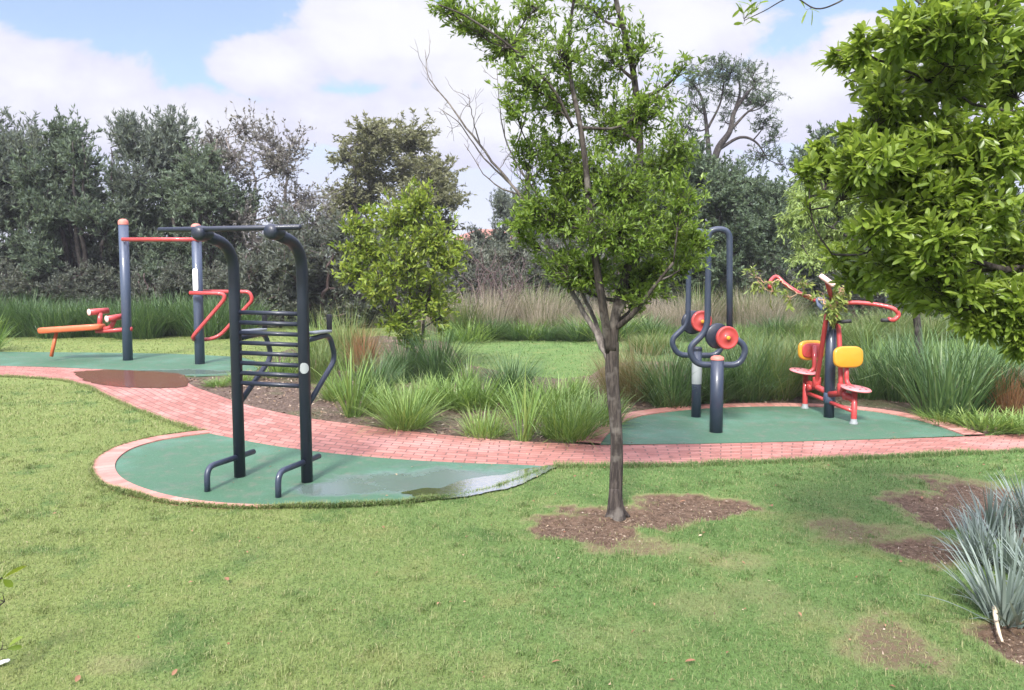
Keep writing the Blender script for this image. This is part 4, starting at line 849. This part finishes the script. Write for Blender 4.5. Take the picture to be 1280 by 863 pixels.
M_G5 = leaf_mat('dry_straw_blade', [(0, (.15, .15, .09)), (.35, (.26, .235, .16)), (.6, (.38, .32, .26)), (1, (.52, .45, .38))], .3, .7, .2, 3)
M_G6 = leaf_mat('blue_grey_strap', [(0, (.10, .135, .115)), (.5, (.20, .25, .215)), (.85, (.33, .39, .34)), (1, (.46, .50, .43))], .18, .42, .45, 4)
M_G7 = leaf_mat('mixed_tan_green', [(0, (.06, .11, .03)), (.45, (.13, .20, .055)), (.75, (.22, .24, .09)), (1, (.38, .33, .19))], .3, .5, .3, 3)
kinds = {  # proto: mesh, material, native height, name
 'strap': (clump(110, .10, .95, .020, .75, .9, kink=.9), M_G1, .74, 'strap_leaf_clump'),
 'fan': (clump(46, .08, .95, .020, .55, .8, kink=.9), M_G1, .74, 'strap_leaf_clump'),
 'dome': (clump(560, .20, .70, .010, 1.05, 1.0), M_G1, .46, 'grass_clump'),
 'dark': (clump(520, .22, 1.05, .012, .85, 1.0), M_G2, .78, 'grass_clump'),
 'reed': (clump(330, .28, 1.20, .018, .55, .6, kink=1.0), M_G2, 1.08, 'reed_clump'),
 'tan': (clump(620, .20, 1.0, .0075, .85, 1.0), M_G3, .76, 'grass_clump'),
 'mix': (clump(560, .22, 1.0, .009, .75, .9), M_G7, .80, 'grass_clump'),
 'rust': (clump(420, .16, .75, .010, .8, .6), M_G4, .62, 'grass_clump'),
 'straw': (clump(420, .40, 1.1, .009, .4, .5), M_G5, 1.02, 'dry_grass_clump'),
 'weed': (clump(300, .22, .42, .012, 1.0, .8), M_G1, .3, 'weed_clump'),
 'blue': (clump(105, .14, .60, .034, 1.02, .5, seg=5), M_G6, .44, 'strap_leaf_clump'),
}
_protos = {}
def put(kind, px, py, hpx, wf, label, cat='grass clump', group=None):
    mb, mat, h0, nm = kinds[kind]
    if kind not in _protos:
        o = mb.build(nm, mat); _protos[kind] = o
    else: o = _protos[kind].copy(); COL.objects.link(o)
    p = G(px, py) if py > 412 else on((px - CX) / F * 23.5, 23.5)
    h0 = float(np.percentile(mb.v[0][:, 2], 98)); s = hpx / F * p[1] / h0; o.location = p + A(0, 0, -.01); o.rotation_euler = (0, 0, rng.uniform(0, 6.28)); o.scale = (s * wf, s * wf, s)
    for kk in ('label', 'category', 'group'):
        if kk in o: del o[kk]
    return tag(o, label, cat, group)
gb_ = 'grass clumps in the middle bed'
for a in [('strap', 440, 521, 96, .9, 'bright strap leaved clump right beside the ladder dip arm'), ('dome', 507, 535, 62, 1.15, 'low light green dome of grass at the path edge'), ('dark', 548, 480, 82, 1.0, 'dark arching clump below the yellow green tree'),
          ('mix', 435, 462, 82, 1.0, 'tall tan tipped grass left of the yellow green tree'), ('dark', 640, 497, 62, 1.4, 'rounded green clump at the middle of the bed by the back lawn'), ('fan', 655, 551, 98, 1.1, 'bright upright fan of strap leaves at the path edge'),
          ('dome', 712, 549, 66, 1.15, 'light green grass clump left of the pad edging'), ('weed', 605, 545, 40, 1.0, 'low sparse weed at the path edge left of the strap fan'), ('weed', 600, 508, 42, 1.5, 'soft low green weeds left of the rounded clump'), ('dark', 470, 498, 66, 1.0, 'mixed green clump behind the low dome'),
          ('tan', 768, 499, 72, .85, 'tan grass tuft behind the young tree trunk'), ('weed', 700, 512, 46, 1.2, 'green clump between strap fan and back lawn'), ('mix', 398, 478, 60, 1.1, 'grass seen through the ladder rungs'), ('dome', 420, 500, 40, 1.0, 'small tuft seen beside the right ladder post'),
          ('weed', 350, 470, 30, 1.3, 'low weeds seen behind the ladder rungs'), ('rust', 455, 470, 66, .7, 'reddish tinted grass between the tall tan grass and small tree'), ('weed', 745, 530, 45, 1.2, 'weeds touching the curved pad edging'), ('fan', 690, 548, 78, 1.1, 'arching strap leaves right of the bright fan'), ('dark', 505, 478, 66, .9, 'dark clump left of the small tree stems'),
          ('dome', 400, 448, 56, 1.1, 'hazy grass tuft at the back of the bed behind the rungs'), ('weed', 560, 508, 44, 1.2, 'pale weeds on the mulch below the small tree'), ('weed', 668, 520, 46, 1.2, 'soft weeds behind the bright fan'), ('weed', 722, 497, 34, .9, 'green and tan tuft beside the tan grass'), ('weed', 272, 483, 13, 1.6, 'tiny weeds by the brown puddle'), ('dome', 530, 512, 44, 1.2, 'soft green dome below the dark clump of the small tree'), ('strap', 585, 496, 62, .9, 'strap leaved tuft between the dark clump and the rounded clump'), ('dome', 475, 516, 46, 1.0, 'green dome behind the low path edge dome'), ('weed', 300, 478, 16, 1.6, 'small weeds behind the left ladder post')]:
    put(a[0], a[1], a[2], a[3] * .94, a[4] * .92, a[5], group=gb_)
gr_ = 'grass clumps behind the right pad'
for a in [('dark', 838, 508, 84, 1.1, 'large green clump left behind the wheel posts'), ('tan', 795, 500, 78, .95, 'tan clump at the left of the right bed'), ('dark', 888, 503, 80, 1.1, 'green clump between and behind the two wheel posts'), ('dark', 935, 500, 84, 1.1, 'full green clump right of the wheel posts'), ('mix', 968, 498, 84, 1.05, 'mixed brownish clump left of the press seats'),
          ('mix', 1010, 495, 78, 1.0, 'mixed clump right behind the press post'), ('dark', 1085, 498, 62, 1.0, 'low green clump right of the yellow pad'), ('reed', 1180, 520, 112, 1.15, 'tall dark green reed clump right of the press station'), ('reed', 1125, 500, 92, 1.0, 'green reed clump behind the right press seat'), ('reed', 1225, 512, 100, 1.0, 'dark reed clump beside the rust grass'),
          ('rust', 1262, 518, 62, .9, 'rust coloured grass clump at the right picture edge'), ('strap', 1090, 472, 66, 1.1, 'lighter strap clump at the back behind the right arm'), ('strap', 1150, 468, 62, 1.2, 'lighter strap clump behind the tall reeds'), ('strap', 1210, 470, 62, 1.2, 'lighter strap clump left behind the rust grass'), ('reed', 1310, 520, 90, 1.0, 'reed clump just beyond the right picture edge'),
          ('weed', 1230, 535, 26, 2.0, 'low weeds below the dark reeds'), ('weed', 1275, 537, 24, 2.0, 'low weeds below the rust grass'), ('weed', 1180, 528, 18, 2.0, 'low weeds at the right end of the edging')]:
    put(*a, group=gr_)
for i in range(22):
    px = -110 + i * 19.5 + rng.uniform(-6, 6)
    put('reed', px, rng.uniform(418.5, 423.5), rng.uniform(44, 56), 1.35, 'dark green reed clump in the long row below the tree belt', 'reeds', 'row of reeds below the tree belt')
put('strap', -12, 440, 52, 1.2, 'brighter strap clump at the left picture edge', 'grass clump')
for i in range(38):
    px = 535 + i * 12.2 + rng.uniform(-6, 6); Yq = rng.uniform(413.5, 420)
    put('straw' if rng.uniform() < .7 else 'mix', px, Yq, rng.uniform(24, 66), rng.uniform(.9, 1.6), 'tall dry grass clump of the strip below the trees', 'grass clump', 'dry grass strip behind the back lawn')
for i in range(16):
    px = 580 + i * 28 + rng.uniform(-8, 8)
    put('dark' if i % 3 else 'weed', px, rng.uniform(421, 427), rng.uniform(20, 36), 1.6, 'low green tuft in front of the dry grass strip', 'grass clump', 'green tufts before the dry grass strip')
for i in range(16):
    px = 1000 + i * 24 + rng.uniform(-8, 8)
    put('mix', px, rng.uniform(420, 436), rng.uniform(24, 42), 1.6, 'mixed rough grass clump behind the press station', 'grass clump', 'rough grass behind the press station')
for i in range(12):
    px = 800 + i * 20 + rng.uniform(-6, 6)
    put('mix', px, rng.uniform(438, 462), rng.uniform(20, 36), 1.5, 'rough grass clump between wheel station and straw strip', 'grass clump', 'rough grass behind the wheel station')
gs_ = 'blue grey strap plants at the right'
for a in [('blue', 1256, 772, 100, .8, 'nearest blue grey strap leaved plant with bare root at right edge'), ('blue', 1262, 715, 82, .8, 'middle blue grey strap leaved plant at right edge'), ('blue', 1225, 700, 63, .8, 'blue grey plant leaning left over the bare earth'), ('blue', 1240, 665, 59, .8, 'farthest blue grey strap plant of the cluster'), ('blue', 1290, 660, 72, .8, 'blue grey plant cut by the right picture edge at the back'), ('blue', 1320, 760, 99, .8, 'blue grey plant just beyond the right picture edge')]:
    put(*a, cat='strap plant', group=gs_)

# bare root of the nearest strap plant
mb = MB(); tube(mb, catmull([G(1243, 772, .06), G(1244, 782, .05), G(1249, 795, .015), G(1253, 803, .005)], 5), np.linspace(.016, .006, 16), 8)
tag(mb.build('bare_root', paint_mat('pale_root', (.5, .42, .3), .8, coat=0)), 'pale bare root lying at the foot of the nearest strap plant', 'root')

# fallen leaves: individual ones
lf = MB(); leafset(lf, np.zeros((1, 3)), A(1, 0, .12)[None], A(0, .25, 1)[None], .085, .045, 'full', .25)
proto = None
for (px, py, lb) in [(870, 832, 'reddish fallen leaf at the bottom of the lawn'), (908, 823, 'reddish fallen leaf right of another on the lower lawn'), (966, 637, 'brown leaf lying right of the bare soil ring'), (857, 625, 'pale leaf on the bare soil right of the trunk'), (1153, 620, 'brown leaf near the blue grey plants'), (1125, 705, 'curled dry leaf left of the nearest strap plant'), (775, 641, 'pale leaf on the soil right at the trunk foot'), (222, 842, 'pale fallen leaf on the lower left lawn'), (100, 850, 'pale leaf at the bottom left of the lawn'), (700, 832, 'dry leaf low in the middle of the lawn'), (282, 727, 'dark curled leaf on the left lawn')]:
    if proto is None: proto = o = lf.build('fallen_leaf', M_DRYLEAF)
    else: o = proto.copy(); COL.objects.link(o)
    p = G(px, py); o.location = (p[0], p[1], float(lz(p[0], p[1])) + .03); o.rotation_euler = (rng.uniform(-.3, .3), rng.uniform(-.3, .3), rng.uniform(0, 6.28)); s = rng.uniform(.5, .8); o.scale = (s, s, s)
    tag(o, lb, 'leaf', 'fallen leaves on the lawn')
x, y = scatter(900, -5, 6, 3.8, 9.5); k = rng.uniform(0, 1, len(x)) < np.where(x > -.5, .5, .22); x, y = x[k], y[k]
n = len(x); lit = MB(); onpad = inpoly(x, y, pm) | inpoly(x, y, pr)
leafset(lit, np.c_[x, y, np.maximum(lz(x, y) + .018, np.where(inpoly(x, y, pathpoly) | onpad, B*y + .016, -9))], np.c_[rng.normal(size=(n, 2)), rng.normal(size=n) * .2], norm(np.c_[rng.normal(size=(n, 2)) * .4, np.ones(n)]), rng.uniform(.012, .04, n), rng.uniform(.008, .018, n), 'fold')
tag(lit.build('leaf_litter', M_DRYLEAF), 'tiny dry leaf scraps scattered over lawn and path', 'litter', kind='stuff')
# paper scrap
mb = MB(); c = G(4, 832, .02); q = superell(.05, .03, 12, 2.4); plate(mb, c, A(1, .2, .2), A(-.2, 1, .1), q + rng.normal(size=q.shape)*.004, .012, .004)
tag(mb.build('paper_scrap', WHITEP), 'pale scrap of paper under the leafy sprig at left edge', 'scrap')

# ------------------------------------------------------------------ fence and house behind
fp0 = [(172, 24.0), (350, 23.2), (540, 23.4), (735, 23.4), (925, 23.2), (1107, 22.6), (1290, 22.4)]
t5 = thing('wire_fence', on((172 - CX) / F * 24, 24), 'thin dark wire fence on posts along the foot of the trees', 'fence')
MF = paint_mat('dark_fence_paint', (.02, .022, .024), .5); tops = []
for px, Y in fp0:
    x = (px - CX) / F * Y; g = on(x, Y); mb = MB(); tube(mb, [g - UP*.05, g + UP*1.75], .045, 8); mb.build('post', MF, t5); tops.append(g)
wm = MB()
for z in np.linspace(.15, 1.7, 12):
    for a, b in zip(tops[:-1], tops[1:]): tube(wm, [a + UP*z, b + UP*z], .006, 3, False)
wm.build('wire', MF, t5)
hb = on((618 - CX) / F * 42, 42); t6 = thing('house', hb, 'far house with a reddish tiled gable roof behind the dead bush', 'house')
zt_ = P(0, 284, 42)[2]; ze = P(0, 296, 42)[2]
mb = MB(); w_, d_ = 2.2, 3.0; x0 = hb[0]; V = [(x0-w_, 42, hb[2]-.1), (x0+w_, 42, hb[2]-.1), (x0+w_, 42+d_, hb[2]-.1), (x0-w_, 42+d_, hb[2]-.1), (x0-w_, 42, ze-.1), (x0+w_, 42, ze-.1), (x0+w_, 42+d_, ze-.1), (x0-w_, 42+d_, ze-.1)]
mb.add(V, [(0, 1, 5, 4), (1, 2, 6, 5), (2, 3, 7, 6), (3, 0, 4, 7)]); mb.build('wall', paint_mat('cream_wall', (.5, .42, .35), .8, coat=0), t6, False)
mb = MB(); w_ += .3; ym = 42 + d_/2; V = [(x0-w_, 41.6, ze-.2), (x0+w_, 41.6, ze-.2), (x0+w_*.35, ym, zt_), (x0-w_*.35, ym, zt_), (x0+w_, 42.4+d_, ze-.2), (x0-w_, 42.4+d_, ze-.2)]
mb.add(V, [(0, 1, 2, 3), (4, 5, 3, 2)], [(1, 4, 2), (5, 0, 3)]); mb.build('roof', paint_mat('clay_roof', (.28, .12, .09), .8, (.3, .22, .2), .5, 0), t6, False)

# ------------------------------------------------------------------ light, sky, camera
SUN_EL, SUN_AZ = R(43), R(-165)          # azimuth from +Y clockwise: behind and left of the camera
sd = A(math.sin(SUN_AZ) * math.cos(SUN_EL), math.cos(SUN_AZ) * math.cos(SUN_EL), math.sin(SUN_EL))
from mathutils import Vector
L = bpy.data.lights.new('sun', 'SUN'); L.energy = 3.0; L.angle = R(11); L.color = (1, .965, .91)
lo = bpy.data.objects.new('sun', L); COL.objects.link(lo); lo.rotation_euler = Vector(sd).to_track_quat('Z', 'Y').to_euler(); lo.location = sd * 30
W = bpy.data.worlds.new('World'); SC.world = W; W.use_nodes = True
t = NT.__new__(NT); t.m = None; t.t = W.node_tree; t.t.nodes.clear()
sky = t.n('ShaderNodeTexSky', sky_type='NISHITA', sun_disc=False, sun_elevation=SUN_EL, sun_rotation=SUN_AZ % (2*math.pi), air_density=1.0, dust_density=1.2, ozone_density=1.4)
bg_sky = t.n('ShaderNodeBackground', {'Color': sky.outputs[0], 'Strength': .085})
d = t.n('ShaderNodeTexCoord').outputs['Generated']; s3 = t.n('ShaderNodeSeparateXYZ', {0: d}); dx, dy, dz = s3.outputs
el = t.math('ARCSINE', dz); az = t.math('ARCTAN2', dx, dy)
cv = t.n('ShaderNodeCombineXYZ', {0: az, 1: t.math('MULTIPLY', el, 1.5), 2: dy}).outputs[0]
n1 = t.noise(cv, 7.5, 7, .6, .3); n2 = t.noise(cv, 3.0, 5, .55); n3 = t.noise(cv, 16, 6, .6)
def sky_ae(px, py): r_ = norm(ray(px, py)); return math.atan2(r_[0], r_[1]), math.asin(r_[2])
field = None
for (px, py, rx, ry) in [(55, 105, 150, 62), (340, 85, 75, 45), (440, 60, 110, 62), (520, 50, 90, 60), (640, 70, 160, 110), (830, 40, 130, 70), (1010, 110, 100, 60), (1080, 60, 60, 40), (200, 160, 250, 55), (700, 160, 500, 70), (1300, 60, 150, 90), (-200, 60, 150, 80), (-500, 100, 300, 120), (1800, 100, 400, 150)]:
    a0, e0 = sky_ae(px, py)
    q = t.math('SQRT', t.math('ADD', t.math('POWER', t.math('DIVIDE', t.math('SUBTRACT', az, a0), rx / 1000), 2), t.math('POWER', t.math('DIVIDE', t.math('SUBTRACT', el, e0), ry / 1000), 2)))
    q = t.math('SUBTRACT', 1.0, q); field = q if field is None else t.math('MAXIMUM', field, q)
field = t.math('ADD', field, t.math('MULTIPLY', t.math('SUBTRACT', n1, .5), 1.5))
high = t.math('MULTIPLY', t.sstep(el, .45, .75), t.sstep(n2, .34, .54))           # broken cloud deck above the view, added to light the scene
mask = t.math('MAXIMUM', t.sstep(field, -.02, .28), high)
low = t.sstep(el, .28, .12)                                                        # bright hazy band above the trees
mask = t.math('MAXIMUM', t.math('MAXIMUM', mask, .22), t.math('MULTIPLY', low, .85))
shade = t.sstep(t.math('ADD', t.math('MULTIPLY', n3, .5), t.math('MULTIPLY', t.math('ADD', field, t.math('MULTIPLY', t.math('SUBTRACT', el, .25), 3.2)), .5)), .12, .75)
cc = t.mix(shade, (.76, .745, .93), (.985, .975, 1.0))
bg_cl = t.n('ShaderNodeBackground', {'Color': cc, 'Strength': t.math('ADD', .39, t.math('MULTIPLY', t.sstep(el, .42, .85), 1.7))})  # clouds above the view boosted for extra overhead light
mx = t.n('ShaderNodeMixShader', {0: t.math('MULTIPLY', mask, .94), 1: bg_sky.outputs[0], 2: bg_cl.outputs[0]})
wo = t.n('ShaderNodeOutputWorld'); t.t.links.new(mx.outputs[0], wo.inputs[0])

hz = NT('haze_air'); vol = hz.n('ShaderNodeVolumePrincipled', {'Color': (.93, .94, 1.0), 'Density': .0008, 'Anisotropy': .2})
ho = hz.t.nodes.new('ShaderNodeOutputMaterial'); hz.t.links.new(vol.outputs[0], ho.inputs['Volume'])
mb = MB(); xs, ys, zs = (-150, 150), (-60, 160), (-3.5, 13.5); V = [(x, y, z) for z in zs for x, y in ((xs[0], ys[0]), (xs[1], ys[0]), (xs[1], ys[1]), (xs[0], ys[1]))]
mb.add(V, [(3, 2, 1, 0), (4, 5, 6, 7), (0, 1, 5, 4), (1, 2, 6, 5), (2, 3, 7, 6), (3, 0, 4, 7)]); tag(mb.build('haze', hz.m, None, False), 'thin milky air over the whole park', 'haze', kind='stuff')
cam = bpy.data.cameras.new('camera'); co = bpy.data.objects.new('camera', cam); COL.objects.link(co); SC.camera = co
cam.sensor_width = 36; cam.lens = 36 * F / 1280; cam.clip_end = 2000; cam.clip_start = .05
co.location = (0, 0, H); co.rotation_euler = (math.pi/2 - PITCH, 0, 0)
SC.view_settings.view_transform = 'Standard'; SC.view_settings.look = 'None'; SC.view_settings.exposure = 1.4; SC.view_settings.gamma = 1
SC.render.engine = 'CYCLES'; SC.cycles.max_bounces = 6; SC.cycles.transmission_bounces = 4; SC.cycles.diffuse_bounces = 3; SC.cycles.use_denoising = True
